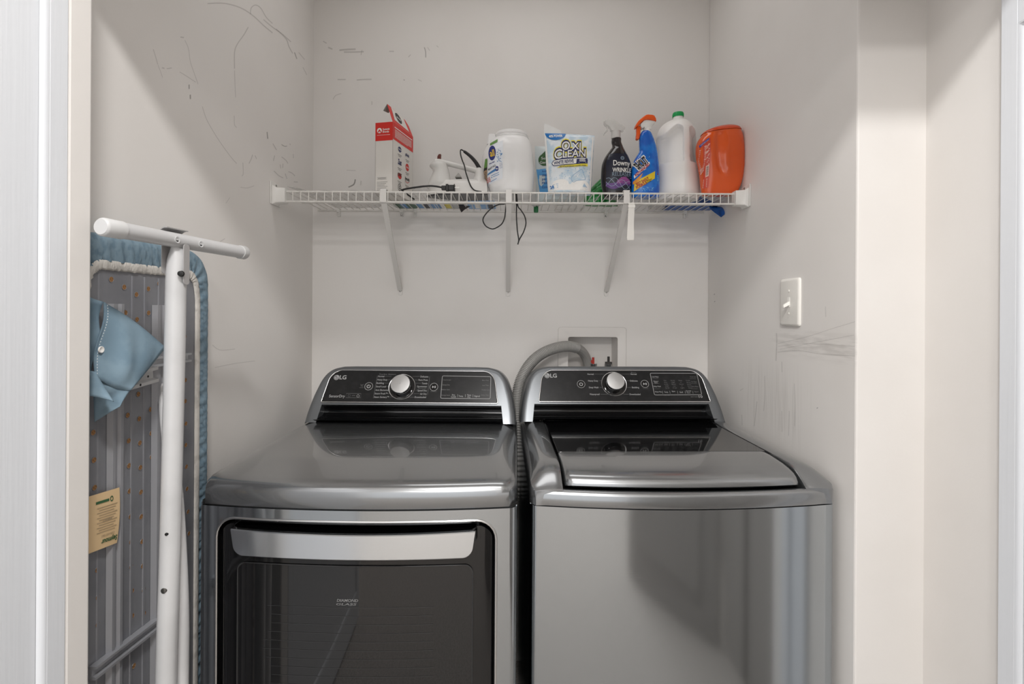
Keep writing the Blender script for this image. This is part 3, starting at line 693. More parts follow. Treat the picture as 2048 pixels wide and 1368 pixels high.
# lid: glass plate and rounded silver grip along the front
b = MB(); gy0, gy1 = .150, .498
gp = rrect(-.2655, .2655, gy0, gy1, .006, 3)
gp = [(x, y) for x, y in gp]
b.loft([[Vector((x, y, z)) for x, y in offs(gp, d)] for z, d in ((CABZ - .014, 0), (CABZ - .002, 0), (CABZ + .0006, .0015))], True, True, True)
LG_ = obj('lid_glass', b, M_glass, WS, smooth=30)
b = MB(); rings = []
lb = lambda x: -.028 * (1 - (x / HW) ** 2)
for x in [-.2655, -.2645, -.262, -.257, -.25] + frange(-.24, .24, 24) + [.25, .257, .262, .2645, .2655]:
    e = max(0, abs(x) - .25) / .0155; sq = 1 - math.sqrt(max(0, 1 - e * e)); y0 = lb(x) + sq * .014 + .016; dz = sq * .006
    T_ = CABZ + .001
    pr = [(.149, T_ - .0005), (.12, T_ - .0002), (y0 + .060, T_ - .0035), (y0 + .034, T_ - .0075), (y0 + .016, T_ - .0125), (y0 + .006, T_ - .0185), (y0, T_ - .027), (y0 - .001, T_ - .033), (y0 + .003, T_ - .037), (y0 + .02, T_ - .036), (.10, T_ - .026), (.149, T_ - .016)]
    rings.append([Vector((x, yy, zz - dz * (1 if i < 8 else 0))) for i, (yy, zz) in enumerate(pr)])
b.loft(rings, True, True, True); obj('lid_handle', b, M_steel, WS, smooth=50)
obj('hinge_strip', MB().bb(-.285, .285, .499, .53, CABZ - .01, CABZ + .004), M_black, WS, smooth=0, bevel=.002)
q5 = lambda x, y: (1020 + x / 4.452, 630 + y / 4.452)
L = []
for body, x, y, ww_ in (('Normal', 744, 527, 56), ('Heavy Duty', 784, 586, 90), ('Deep Wash', 788, 645, 86), ('Waterproof', 798, 706, 90)): L.append((body, *q5(x, y), 3.3, ww_ / 4.452, 0, 'R'))
for body, x, y, ww_ in (('Normal', 1074, 527, 54), ('Delicates', 1068, 586, 70), ('Bedding', 1086, 645, 64), ('Downloaded', 1064, 706, 98)): L.append((body, *q5(x, y), 3.3, ww_ / 4.452, 0, 'L'))
L.append(('Eco', *q5(1100, 513), 1.8, 10, 1, 'C'))
for body, x, y, ww_, h, d in (('Cold Wash', 1292, 551, 60, 2.6, 0), ('Rinse+', 1300, 590, 46, 2.4, 0), ('Spin', 1300, 603, 30, 2.2, 0), ('Delay Wash', 1310, 636, 64, 2.6, 0), ('Water Plus', 1320, 684, 62, 2.6, 0),
        ('Temp.', 1391, 686, 36, 2.8, 0), ('Spin', 1455, 680, 30, 2.6, 0), ('Soil', 1524, 687, 28, 2.8, 0), ('Special', 1589, 676, 46, 2.4, 0), ('Care', 1589, 692, 32, 2.4, 0), ('Signal', 1658, 683, 38, 2.2, 1), ('Fresh Care', 1630, 551, 56, 2.2, 1), ('Tub Clean', 1636, 594, 52, 2.2, 1), ('Extra Rinse', 1648, 637, 60, 2.4, 1), ('10', 1697, 727, 34, 5.0, 0), ('DIRECT DRIVE', 1640, 729, 64, 2.0, 1), ('Smart Control', 1398, 714, 48, 1.6, 1)):
    L.append((body, *q5(x, y), h, ww_ / 4.452, d, 'C'))
for i, row in enumerate((('Hot', 'Extra High', 'Heavy', 'Pre Wash'), ('Warm', 'High', '•', 'Stain Care'), ('Cool Warm', 'Medium', 'Normal', 'Extra Rinse'), ('Cold', 'Low', '•', 'Fresh Care'), ('Tap Cold', 'No Spin', 'Light', 'Steam'))):
    for j, body in enumerate(row):
        x = 1366 + j * 68 + i * 5; y = 583 + i * 16.5
        L.append((body, *q5(x + 14, y), 1.9, min(46, 8 + 7 * len(body)) / 4.452 * .8, 1, 'C'))
tk = []
for p in (((752, 527), (840, 527)), ((795, 586), (815, 586)), ((797, 646), (818, 646)), ((805, 706), (862, 706), (876, 700)), ((985, 527), (1068, 527)), ((1026, 586), (1062, 586)), ((1038, 646), (1080, 646)), ((1005, 700), (1015, 706), (1060, 706))): tk.append(([q5(*z) for z in p], .45, 1, False))
for y, a in ((568, 0), (609, 8), (657, 16)): tk.append(([q5(1264 + a, y), q5(1322 + a, y)], .4, 1, False)); tk.append(([q5(1600 + a, y), q5(1655 + a, y)], .4, 1, False))
tk += [([q5(x, 676), q5(x + 4, 700)], .45, 0, False) for x in (1356, 1422, 1490, 1558, 1626)]
tk.append(([q5(1182, 655), q5(1230, 656)], .5, 1, False))
fm, uv, k, pan = console(WS, -.013, -.002, L, None, (*q5(926, 614), 24.6), (*q5(936, 590), 18.6), [(*q5(633, 616), 7.8, 'power'), (*q5(1200, 614), 7.8, 'play')],
        [q5(1247, 518), q5(1286, 712), q5(1707, 710), q5(1662, 519)], None, tk)
logo(WS, pan, fm, uv, k, q5(330, 540), q5(387, 540))

# ------------------------------------------------------------------ drain hose and outlet box
hp = [(1048, 1000, 1.72), (1040, 900, 1.72), (1035, 838, 1.72), (1034, 800, 1.73), (1040, 765, 1.745), (1055, 735, 1.76), (1077, 712, 1.78), (1105, 698, 1.80), (1135, 692.5, 1.83), (1157, 698, 1.875), (1169, 710, 1.90), (1175, 728, 1.912), (1178, 760, 1.918)]
path = spline([at(*p) for p in hp], 44); rad = []
for i, p in enumerate(path):
    rib = (i % 4) in (0, 1); smooth_end = i > len(path) - 145
    rad.append(.0182 if smooth_end else (.0204 if rib else .0176))
M_hose = mat('grey_hose_plastic', (150, 148, 145), .45)
o = obj('drain_hose', MB().tube(path, rad, 14), M_hose, None, smooth=25)
tag(o, 'grey corrugated drain hose arching from between the machines into the wall box', 'hose')
OBX = thing('outlet_box', 'white recessed laundry outlet box in the back wall above the washer', 'outlet box', ((OB[0] + OB[1]) / 2, YB, OB[2]))
ctr = OBX.location
def loc_(p): return Vector(p) - ctr
b = MB(); x0, x1, z0, z1 = OB; fx0, fx1, fz0, fz1 = x0 - .038, x1 + .032, z0 - .04, z1 + .036
inn = rrect(x0, x1, z0, z1, .008, 4); outr = rrect(fx0, fx1, fz0, fz1, .010, 4)
b.loft([[loc_((x, YB - .0006, z)) for x, z in offs(outr, -.0)], [loc_((x, YB - .0016, z)) for x, z in offs(outr, .0012)], [loc_((x, YB - .0019, z)) for x, z in offs(inn, -.003)], [loc_((x, YB - .0008, z)) for x, z in inn], [loc_((x, YB + .085, z)) for x, z in offs(inn, .006)]], True, False, True)
M_box = mat('outlet_box_plastic', (230, 226, 222), .5)
obj('box_frame', b, M_box, OBX, smooth=35)
b = MB(); b.ribbon([(x, z) for x, z in offs(outr, -.0008)], .0014, lambda u, v: loc_((u, YB - .0008, v)), True)
obj('caulk_gap', b, M_scuff, OBX, smooth=0)
for (px, py, top, M_h, nm) in ((1186, 728, 714.5, mat('red_valve_paint', (168, 40, 26), .45), 'hot_valve'), (1217, 729, 713, mat('grey_valve_metal', (120, 116, 112), .4, metal=.8), 'cold_valve')):
    c = at(px, py, 1.905); t_ = at(px, top, 1.905)
    b = MB(); b.tube([loc_((c.x, c.y, z0 + .004)), loc_((c.x, c.y, c.z - .006))], .012, 14); b.tube([loc_((c.x, c.y, c.z - .008)), loc_((c.x, c.y, c.z + .002))], .016, 14); 
    vv = obj(nm, b, M_chrome, OBX, smooth=40, label=('chrome hot valve with a red lever' if nm == 'hot_valve' else 'chrome cold valve with a grey stem'))
    b = MB()
    if nm == 'hot_valve': b.box(loc_((t_.x, c.y - .004, (c.z + t_.z) / 2)), (.009, .005, t_.z - c.z)); b.box(loc_((t_.x - .009, c.y - .004, c.z + .010)), (.012, .006, .010))
    else: b.tube([loc_((c.x, c.y, c.z)), loc_((c.x, c.y, t_.z))], .0048, 10); b.box(loc_((c.x, c.y, c.z + .006)), (.026, .010, .009))
    obj('valve_lever', b, M_h if nm == 'hot_valve' else mat('dark_valve_cap', (52, 48, 46), .5), vv, smooth=30, bevel=.0008)

# ------------------------------------------------------------------ light switch on the right wall
pc = on_x(1582.5, 604.5, XR); SW = thing('light_switch', 'white toggle light switch on the right closet wall', 'switch', (XR, pc.y, pc.z))
zt, zb = on_x(1563, 560, XR), on_x(1563, 652, XR); hh = (zt.z - zb.z) / 2; y1_, y0_ = on_x(1563, 600, XR).y, on_x(1602, 600, XR).y; hw = (y1_ - y0_) / 2
b = MB(); b.loft([[Vector((-q, y, z)) for y, z in rrect(-hw + d, hw - d, -hh + d, hh - d, max(.002, .007 - d * .5), 4)] for q, d in ((0.0003, 0), (.003, .0002), (.0055, .0025), (.0068, .0065))], True, False, True)
obj('plate', b, M_plate, SW, smooth=50)
b = MB(); b.bb(-.0074, -.006, -.0055, .0055, -.013, .013); cl = obj('toggle_collar', b, mat('toggle_white', (250, 248, 242), .3), SW, smooth=0, bevel=.0005)
b = MB(); rot = Matrix.Rotation(R(28), 3, 'Y')
b.loft([[Vector((-.007 - q * math.cos(R(30)), sy * wd, -.003 - q * math.sin(R(30)) + sz * hd)) for sy, sz in ((-1, -1), (1, -1), (1, 1), (-1, 1))] for q, wd, hd in ((0, .0042, .005), (.012, .0038, .0042), (.017, .0034, .0036))], True, True, True)
obj('toggle', b, mat('toggle_white', (250, 248, 242), .3), SW, smooth=30, bevel=.0008)
for sz in (.030, -.030):
    b = MB().lathe([(.0034, 0), (.003, .0014), (.0004, .0016)], 14, Matrix.Translation((-.0066, 0, sz)) @ Matrix.Rotation(R(-90), 4, 'Y'))
    obj('plate_screw', b, M_plate, SW, smooth=60)
# ------------------------------------------------------------------ wire shelf
D = H + .3725        # top of the deck
YF = 1.575
SH = thing('wire_shelf', 'white wire shelf with front lip across the closet, carrying laundry supplies', 'shelf', (0, YF, D))
def sl(p): return Vector(p) - SH.location
XA, XB = -.735, .722
r_ = .0028
for nm, y, z, rr in (('front_rail', YF, D - .003, .0031), ('front_rail', YF, D - .0345, .0031), ('middle_rail', 1.725, D - .0058, .003), ('back_rail', 1.868, D - .0058, .003)):
    obj(nm, MB().tube([sl((XA, y, z)), sl((XB, y, z))], rr, 8), M_wire, SH, smooth=60)
wp = [(0, 0, -.0345), (0, -.0035, -.030), (0, -.0036, -.006), (0, -.0018, -.0012), (0, .003, 0.0), (0, .29, 0.0)]
wire0 = None
nw = 58
for i in range(nw):
    x = XA + .012 + (XB - XA - .024) * i / (nw - 1)
    if wire0 is None:
        wire0 = obj('deck_wire', MB().tube([Vector(p) + Vector((0, 0, -.0014)) for p in wp], .0015, 6), M_wire, SH, smooth=60); o = wire0
    else:
        o = wire0.copy(); COL.objects.link(o); o.parent = SH
    o.location = (x, 0, 0)
def end_plate(xw, sg):
    b = MB()
    b.bb(*sorted((xw + sg * .0005, xw + sg * .0035)), 1.545, 1.612, D - .047, D + .024)
    xs_ = (xw + sg * .0035, xw + sg * .012, xw + sg * .040)
    b.loft([[sl_((x, y, z)) for y, z in rrect(1.560 - e, 1.592 + e, D - .040 - e, D + .006 + e, .003, 2)] for x, e in zip(xs_, (.008, .0015, 0)) for sl_ in (Vector,)], True, True, True)
    b.xf(Matrix.Translation(-SH.location)); o = obj('end_bracket', b, M_white, SH, smooth=30, bevel=.0012)
    for z in (D + .016, D - .0415):
        s = MB().lathe([(.004, 0), (.0035, .0016), (.0003, .0018)], 12, Matrix.Translation(sl((xw + sg * .0035, 1.58, z))) @ Matrix.Rotation(R(90 * sg), 4, 'Y')); obj('bracket_screw', s, M_screw, o, smooth=60)
end_plate(XL, 1); end_plate(XR, -1)
M_brace = mat('brace_white_enamel', (222, 219, 215), .42)
for (tx, ty, bx, by) in ((768, 404, 800, 580), (1017.5, 406, 1016, 582), (1252, 407, 1213, 582)):
    t_ = at(tx, ty, YF + .004); w_ = at(bx, by, YB - .006); b = MB()
    dirv = (w_ - t_).normalized(); side = Vector((1, 0, 0)); side = (side - dirv * side.dot(dirv)).normalized(); up = side.cross(dirv)
    if up.z < 0: up = -up
    prof = [(-.0085, -.004), (-.0085, .005), (-.0068, .005), (-.0062, -.0022), (.0062, -.0022), (.0068, .005), (.0085, .005), (.0085, -.004)]
    b.loft([[sl(t_ + dirv * q + side * a * k + up * c) for a, c in prof] for q, k in ((-.004, 1.15), (.02, 1), ((w_ - t_).length - .02, .92), ((w_ - t_).length, .92))], True, True, True)
    # foot on the wall
    b.loft([[sl((w_.x + a, YB - q, w_.z + c - .004)) for a, c in rrect(-.0085, .0085, -.016, .014, .008, 4)] for q in (.0005, .004)], True, True, True)
    # clip gripping the two front rails
    b.loft([[sl((t_.x + a, YF - .0062 + q, t_.z + c)) for a, c in rrect(-.0095, .0095, -.002, .039, .003, 2)] for q in (0, .0022)], True, True, True)
    b.bb(-.010 + t_.x - SH.location.x, .010 + t_.x - SH.location.x, -.005, .012, t_.z + .0375 - D, t_.z + .0405 - D)
    o = obj('support_brace', b, M_brace, SH, smooth=30)
    s = MB().lathe([(.0042, 0), (.0036, .0018), (.0003, .0022)], 12, Matrix.Translation(sl((w_.x, YB - .004, w_.z - .004))) @ Matrix.Rotation(R(90), 4, 'X')); obj('brace_screw', s, M_screw, o, smooth=60)
for px, scr in ((677, 0), (803, 1), (830, 0), (1212, 1), (1370, 0)):
    p = at(px, 427, YB - .012); b = MB(); b.bb(p.x - .006, p.x + .006, 1.862, YB - .0004, D - .012, D + .004); b.bb(p.x - .005, p.x + .005, 1.868, YB - .0004, D - .026, D - .010)
    b.box((p.x + .003, 1.866, D - .016), (.004, .010, .012), Matrix.Rotation(R(25), 3, 'Y'))
    b.xf(Matrix.Translation(-SH.location)); o = obj('wall_clip', b, M_white, SH, smooth=0, bevel=.001)
    if scr:
        s = MB().lathe([(.0042, 0), (.0036, .0018), (.0003, .0022)], 12, Matrix.Translation(sl((p.x, 1.868, D - .020))) @ Matrix.Rotation(R(90), 4, 'X')); obj('clip_screw', s, M_screw, o, smooth=60)

# ------------------------------------------------------------------ helpers for the goods on the shelf
class Shell:
    """closed vessel built of superelliptic rings (z,cx,cy,rx,ry,n)"""
    def __init__(s, rings, sub=4):
        s.r = [tuple(v) for v in spline([Vector(r) for r in rings], sub)] if sub > 1 else rings
    def ring(s, r, N=48):
        z, cx, cy, rx, ry, n = r; out = []
        for k in range(N):
            a = 2 * math.pi * (k + .5) / N; c, q = math.cos(a), math.sin(a)
            out.append(Vector((cx + rx * math.copysign(abs(c) ** (2 / n), c), cy + ry * math.copysign(abs(q) ** (2 / n), q), z)))
        return out
    def mesh(s, N=48, cap0=True, cap1=True, deform=None, z0=-9, z1=9):
        rs = [s.ring(r, N) for r in s.r if z0 <= r[0] <= z1]
        if deform: rs = [[deform(p) for p in rg] for rg in rs]
        return MB().loft(rs, True, cap0, cap1)
    def at(s, z):
        rs = s.r
        if z <= rs[0][0]: return rs[0]
        for a, b in zip(rs, rs[1:]):
            if a[0] <= z <= b[0] and b[0] > a[0]:
                t = (z - a[0]) / (b[0] - a[0]); return tuple(a[i] + (b[i] - a[i]) * t for i in range(6))
        return rs[-1]
    def front(s, off=.0008):
        def f(x, z):
            _, cx, cy, rx, ry, n = s.at(z); q = min(.999, abs(x - cx) / rx)
            y = cy - ry * (1 - q ** n) ** (1 / n); e = .02 * rx
            # outward normal in plan
            gx = math.copysign(q ** (n - 1) / rx, x - cx); gy = -((1 - q ** n) ** ((n - 1) / n)) / ry; l = math.hypot(gx, gy)
            return Vector((x + gx / l * off, y + gy / l * off, z))
        return f
def profile(X, Y, rows, sx, sy, conv):
    """rows: (y_crop, left, right, depth_ratio, n) measured on the photograph -> rings local to (X,Y,D)"""
    out = []
    for (cy, l, r, dr, n) in rows:
        a, b = at(*conv(l, cy), Y), at(*conv(r, cy), Y); z = (a.z + b.z) / 2 - D
        out.append((z, (a.x + b.x) / 2 - X, sy, abs(b.x - a.x) / 2, abs(b.x - a.x) / 2 * dr, n))
    return out[::-1]
def rebase(rings, zmin=.0005):
    z0 = rings[0][0]; zt = rings[-1][0]
    return [((r[0] - z0) * (zt - zmin) / (zt - z0) + zmin,) + tuple(r[1:]) for r in rings]
def local_fm(X, Y, conv):      # photo crop point -> local x,z of a thing at (X,Y,D)
    def g(x, y, dy=0):
        p = at(*conv(x, y), Y + dy); return p.x - X, p.z - D
    return g

# ---- cleaner carton, open at the top
P0 = at(786, 243.5, 1.600); PL = at(751, 246, 1.613); PR = at(826, 274, 1.742)
hgt = P0.z - D; u1 = Vector((PL.x - P0.x, PL.y - P0.y, 0)); u2 = Vector((PR.x - P0.x, PR.y - P0.y, 0))
CB = thing('carton', 'tall red and white cleaner carton with its top flap standing open', 'box', (P0.x, P0.y, D + .0004))
w1, w2 = u1.length, u2.length; e1, e2 = u1.normalized(), u2.normalized(); zz = Vector((0, 0, 1))
M_card = mat('carton_white', (224, 220, 214), .5); M_red = mat('carton_red', (212, 40, 30), .45); M_cardin = mat('carton_inside_grey', (168, 174, 168), .8)
th = .0012
def panel_(a, b, h, nin):
    q = MB(); n = nin * th
    q.add([a, b, b + zz * h, a + zz * h, a + n, b + n, b + zz * h + n, a + zz * h + n], [(0, 1, 2, 3), (7, 6, 5, 4), (0, 4, 5, 1), (1, 5, 6, 2), (2, 6, 7, 3), (3, 7, 4, 0)]); return q
O = Vector((0, 0, 0)); A, B_, C_ = e1 * w1, e1 * w1 + e2 * w2, e2 * w2
obj('side', panel_(O, A, hgt, e2), M_card, CB, smooth=0); obj('side', panel_(C_, O, hgt, e1), M_card, CB, smooth=0)
obj('side', panel_(A, B_, hgt, -e1), M_card, CB, smooth=0); obj('side', panel_(B_, C_, hgt, -e2), M_card, CB, smooth=0)
obj('bottom', MB().add([O, A, B_, C_, O + zz * th, A + zz * th, B_ + zz * th, C_ + zz * th], [(0, 1, 2, 3), (7, 6, 5, 4), (0, 1, 5, 4), (1, 2, 6, 5), (2, 3, 7, 6), (3, 0, 4, 7)]), M_card, CB, smooth=0)
nL = Vector((e1.y, -e1.x, 0)); nL = nL if nL.y < 0 else -nL; nR = Vector((e2.y, -e2.x, 0)); nR = nR if nR.x > 0 else -nR
fL = lambda u, v: e1 * (w1 - u) + zz * v + nL * .0004       # u from the outer left edge
fR = lambda u, v: e2 * u + zz * v + nR * .0004
up = lambda f, n, o: (lambda u, v: f(u, v) + n * o)
rb = hgt - .0555
bl, br, bw_, bk, bpk = MB(), MB(), MB(), MB(), MB()
rectp(bl, 0, w1, rb - .004, hgt, fL, 1, 1); rectp(br, 0, w2, rb, hgt, fR, 1, 1); bw2 = MB()
M_ink = mat('ink_grey', (88, 84, 84), .6); M_inkb = mat('ink_navy', (44, 52, 96), .5); M_whitep = mat('ink_white', (240, 238, 234), .5)
fL2, fR2 = up(fL, nL, .0004), up(fR, nR, .0004)
disc(bw_, .0145, hgt - .026, .0085, .0085, fL2, 24); 
g3 = up(fL, nL, .0008); bl.add([g3(.0085, hgt - .030), g3(.0145, hgt - .021), g3(.0205, hgt - .030), g3(.0175, hgt - .0325), g3(.0145, hgt - .0275), g3(.0115, hgt - .0325)], [(0, 1, 4, 5), (1, 2, 3, 4)])
put(bw_, 'Summit', .026, hgt - .0225, .0062, fL2, width=.024, bold=.02, align='L'); put(bw_, 'Brands', .026, hgt - .0305, .0062, fL2, width=.022, bold=.02, align='L')
bw_.ribbon([(.006, hgt - .041), (.052, hgt - .041)], .0009, fL2)
bw2.ribbon([(.01, hgt - .014), (w2 - .008, hgt - .014)], .0028, fR2)
for i in range(9): bw2.ribbon([(.012, hgt - .0205 - i * .0031), (w2 - .012 - (i == 8) * .03, hgt - .0205 - i * .0031)], .0011, fR2)
bk.ribbon([(.007, .046), (.041, .046), (.041, .052), (.007, .052)], .0006, fL2, True); bk.ribbon([(.010, .049), (.038, .049)], .0012, fL2)
for i in range(7): bk.ribbon([(.006, .037 - i * .005), (.044 - (i % 3) * .005, .037 - i * .005)], .0009, fL2)
obj('maker_print', [(bl, M_red), (bw_, M_whitep), (bk, M_ink)], None, CB, smooth=0, kind='stuff'); obj('red_band', [(br, M_red), (bw2, M_whitep)], None, CB, smooth=0, kind='stuff')
bb1, bb2, bb3, bb4 = MB(), MB(), MB(), MB()
cx1, cx2 = w2 * .32, w2 * .70
z = rb - .020; disc(bb1, cx1, z, .012, .009, fR2, 20); put(bw_ := MB(), 'Iron Out', cx1, z, .004, up(fR, nR, .0008), width=.021, bold=.02)
put(bb1, 'plink', cx2, rb - .022, .010, fR2, width=.030, bold=.03); put(bb1, 'Zout', cx1, rb - .062, .016, fR2, width=.026, bold=.05, shear=.2)
disc(bb2, cx2, rb - .064, .0125, .0125, fR2, 24); put(bw_, 'drop', cx2, rb - .064, .005, up(fR, nR, .0008), width=.018, bold=.03)
disc(bb2, cx1, rb - .108, .0135, .010, fR2, 20); put(bb3, 'OUT', cx1, rb - .104, .0085, up(fR, nR, .0008), width=.027, bold=.06)
put(bb3, 'lynth', cx2, rb - .104, .010, fR2, width=.034, bold=.03, shear=.2); bb2.ribbon([(cx2 - .014, rb - .114), (cx2, rb - .118), (cx2 + .014, rb - .112)], .0018, fR2)
ring2(bb3, cx1, rb - .146, .0095, .0115, fR2); put(bb3, 'G', cx1, rb - .146, .011, fR2, bold=.02)
for cx_, z_ in ((cx1, rb - .038), (cx2, rb - .040), (cx1, rb - .083), (cx2, rb - .084), (cx1, rb - .127), (cx2, rb - .128)):
    for d in (0, .005): bb4.ribbon([(cx_ - .014 + d, z_ - d), (cx_ + .014 - d, z_ - d)], .0014, fR2)
obj('product_marks', [(bb1, M_inkb), (bb2, mat('ink_red', (198, 46, 38), .5)), (bb3, mat('ink_black', (30, 28, 30), .5)), (bb4, M_ink), (bw_, M_whitep)], None, CB, smooth=0)
# lid flap hinged on the right-hand face, leaning back over the opening
fh = .066; lean = (e1 * .62 * 0.0 + zz * .93 + (-nR) * .36).normalized(); fn = (lean.cross(e2)).normalized()
if fn.x < 0: fn = -fn
fF = lambda u, v, o=0: e2 * u + zz * hgt + lean * v + fn * (.0003 + o)
b, c, d_, e_ = MB(), MB(), MB(), MB()
shape = [(0, 0), (w2, 0), (w2 - .004, fh * .62), (w2 - .02, fh * .86), (w2 * .30, fh), (.006, fh)]
b.prism(shape, lambda u, v, q: e2 * u + zz * hgt + lean * v - fn * q, th)
c.add([fF(.020, .014, .0004), fF(w2 - .024, .010, .0004), fF(w2 - .034, fh * .86, .0004), fF(.028, fh * .985, .0004)], [(0, 1, 2, 3)])
disc(d_, .062, fh * .56, .021, .019, lambda u, v: fF(u, v, .0008), 28); put(e_, 'drop', .062, fh * .56, .007, lambda u, v: fF(u, v, .0012), width=.030, bold=.03)
fl = obj('top_flap', [(b, M_red), (c, M_card), (d_, mat('ink_black', (30, 28, 30), .5)), (e_, M_whitep)], None, CB, smooth=0)
b = MB(); q0 = e2 * .004 + zz * hgt + lean * (fh + .0002); b.add([q0, q0 + e2 * .03, q0 + e2 * .03 - fn * .016 - lean * .012, q0 - fn * .02 - lean * .014, q0 - Vector((0, 0, th)), q0 + e2 * .03 - zz * th, q0 + e2 * .03 - fn * .016 - lean * .012 - zz * th, q0 - fn * .02 - lean * .014 - zz * th], [(0, 1, 2, 3), (7, 6, 5, 4), (0, 4, 5, 1), (1, 5, 6, 2), (2, 6, 7, 3), (3, 7, 4, 0)])
obj('tuck_flap', b, M_cardin, CB, smooth=0)
b = MB(); b.add([A + zz * hgt, O + zz * hgt, O + e2 * .03 + zz * (hgt - .012), A + e2 * .03 + zz * (hgt - .012), A + zz * (hgt - th), O + zz * (hgt - th), O + e2 * .03 + zz * (hgt - .012 - th), A + e2 * .03 + zz * (hgt - .012 - th)], [(0, 1, 2, 3), (7, 6, 5, 4), (0, 1, 5, 4), (2, 3, 7, 6)])
obj('dust_flap', b, M_cardin, CB, smooth=0)

# ---- clothes iron lying on its soleplate, nose to the left
k3 = lambda x, y: (830 + x / 9.77, 280 + y / 9.77)
YI = 1.66; XI = at(917, 383, YI).x
IR = thing('clothes_iron', 'white steam iron with black cord, between the open carton and the big white tub', 'iron', (XI, YI, D))
M_iron = mat('iron_white_plastic', (228, 226, 222), .33); M_cord = mat('black_cord_rubber', (26, 25, 25), .5)
G = local_fm(XI, YI, k3)
def ipt(x, y): a, z_ = G(x, y); return a, z_ + .006
def plan(x0, x1, wd, n=14):    # iron shaped outline: pointed nose at x0, rounded heel at x1
    L_ = x1 - x0; up_ = []
    for i in range(n + 1):
        t = i / n; up_.append((x0 + L_ * t, wd * (math.sin(min(1, t * 1.35) * math.pi / 2) ** .75) * (1 - .18 * smoothstep(.75, 1, t)) if t > 0 else .001))
    return [Vector((x, -y, 0)) for x, y in up_] + [Vector((x, y, 0)) for x, y in up_[::-1]]
def ringz(o, z_): return [Vector((p.x, p.y, z_)) for p in o]
xn, xh = ipt(225, 980)[0], ipt(1425, 980)[0]
b = MB().loft([ringz(plan(xn, xh, .052), .0004), ringz(plan(xn, xh, .054), .003), ringz(plan(xn, xh, .054), .007)], True, True, True)
obj('soleplate', b, mat('iron_dark_base', (84, 84, 86), .35, metal=.5), IR, smooth=40)
b = MB()
z1_ = ipt(800, 850)[1]; zc_ = ipt(300, 560)[1]
b.loft([ringz(plan(xn + .001, xh, .052), .007), ringz(plan(xn + .006, xh, .050), .018), ringz(plan(xn + .010, xh - .0015, .046), z1_ * .72), ringz(plan(xn + .014, xh - .003, .036), z1_), ringz(plan(xn + .018, xh - .006, .020), z1_ + .003)], True, True, True)
# front column flaring to a collar
cl = []
for (y, l, r, wd) in ((950, 240, 790, .022), (905, 254, 745, .027), (870, 266, 712, .029), (800, 298, 690, .030), (720, 330, 682, .030), (660, 352, 668, .030), (610, 340, 655, .031), (575, 300, 645, .034), (550, 285, 642, .035), (525, 300, 635, .034), (500, 330, 625, .032)):
    a, z_ = ipt(l, y); c, _ = ipt(r, y); cl.append([Vector(((a + c) / 2 + (c - a) / 2 * math.cos(t) * (1 if math.cos(t) > 0 else 1), wd * math.sin(t), z_)) for t in [2 * math.pi * k / 28 for k in range(28)]])
b.loft(cl, True, True, True)
# heel column
hl = []
for (y, l, r, wd) in ((920, 1080, 1420, .040), (860, 1120, 1412, .036), (760, 1160, 1400, .028), (690, 1170, 1385, .024), (640, 1165, 1365, .021), (610, 1175, 1340, .018), (590, 1200, 1310, .012)):
    a, z_ = ipt(l, y); c, _ = ipt(r, y); hl.append([Vector(((a + c) / 2 + (c - a) / 2 * math.cos(t), wd * math.sin(t), z_)) for t in [2 * math.pi * k / 28 for k in range(28)]])
b.loft(hl, True, True, True)
obj('body', b, M_iron, IR, smooth=50)
b = MB(); hp_ = [ipt(*p) for p in ((395, 470), (470, 462), (560, 475), (700, 510), (850, 548), (1000, 585), (1120, 618), (1230, 645))]
pth = spline([Vector((x, 0, z_)) for x, z_ in hp_], 5); rings = []
for i, p in enumerate(pth):
    t = i / (len(pth) - 1); hz = .0092 - .0012 * math.sin(t * math.pi); hy_ = .019 - .003 * math.sin(t * math.pi)
    if i == 0: hz *= .5; hy_ *= .6
    rings.append([Vector((p.x, hy_ * math.cos(a), p.z + hz * math.sin(a))) for a in [2 * math.pi * k / 20 for k in range(20)]])
b.loft(rings, True, True, True); obj('handle', b, M_iron, IR, smooth=60)
b = MB(); kx, kz = ipt(472, 420); b.loft([[Vector((kx + .006 * s * a + dx, .006 * s * c, kz + q)) for a, c in ((-1, -1), (1, -1), (1, 1), (-1, 1))] for q, s, dx in ((0, 1.0, 0), (.010, .95, .0005), (.016, .75, .0022), (.0185, .5, .003))], True, True, True)
obj('steam_knob', b, mat('brown_knob', (96, 44, 34), .45), IR, smooth=30, bevel=.0008)
b = MB(); a, z_ = ipt(855, 690); b.add([Vector((a, -.012, z_)), Vector((a - .010, -.030, z_ - .019)), Vector((a + .012, -.030, z_ - .019)), Vector((a, .012, z_)), Vector((a - .010, .030, z_ - .019)), Vector((a + .012, .030, z_ - .019))], [(0, 1, 2), (5, 4, 3), (0, 3, 4, 1), (1, 4, 5, 2), (2, 5, 3, 0)])
obj('fabric_dial', b, mat('dial_grey', (160, 157, 153), .5), IR, smooth=0, bevel=.001)
def cordpath(pts, Y, conv): return spline([at(*conv(*p[:2]), p[2] if len(p) > 2 else Y) - IR.location for p in pts], 7)
b = MB(); pp = cordpath([(1290, 610), (1250, 540), (1190, 440), (1120, 355), (1050, 290), (985, 240), (955, 222)], YI, k3)
b.tube(pp, [.0074 - .0030 * i / (len(pp) - 1) for i in range(len(pp))], 10); obj('cord_sleeve', b, M_cord, IR, smooth=60)
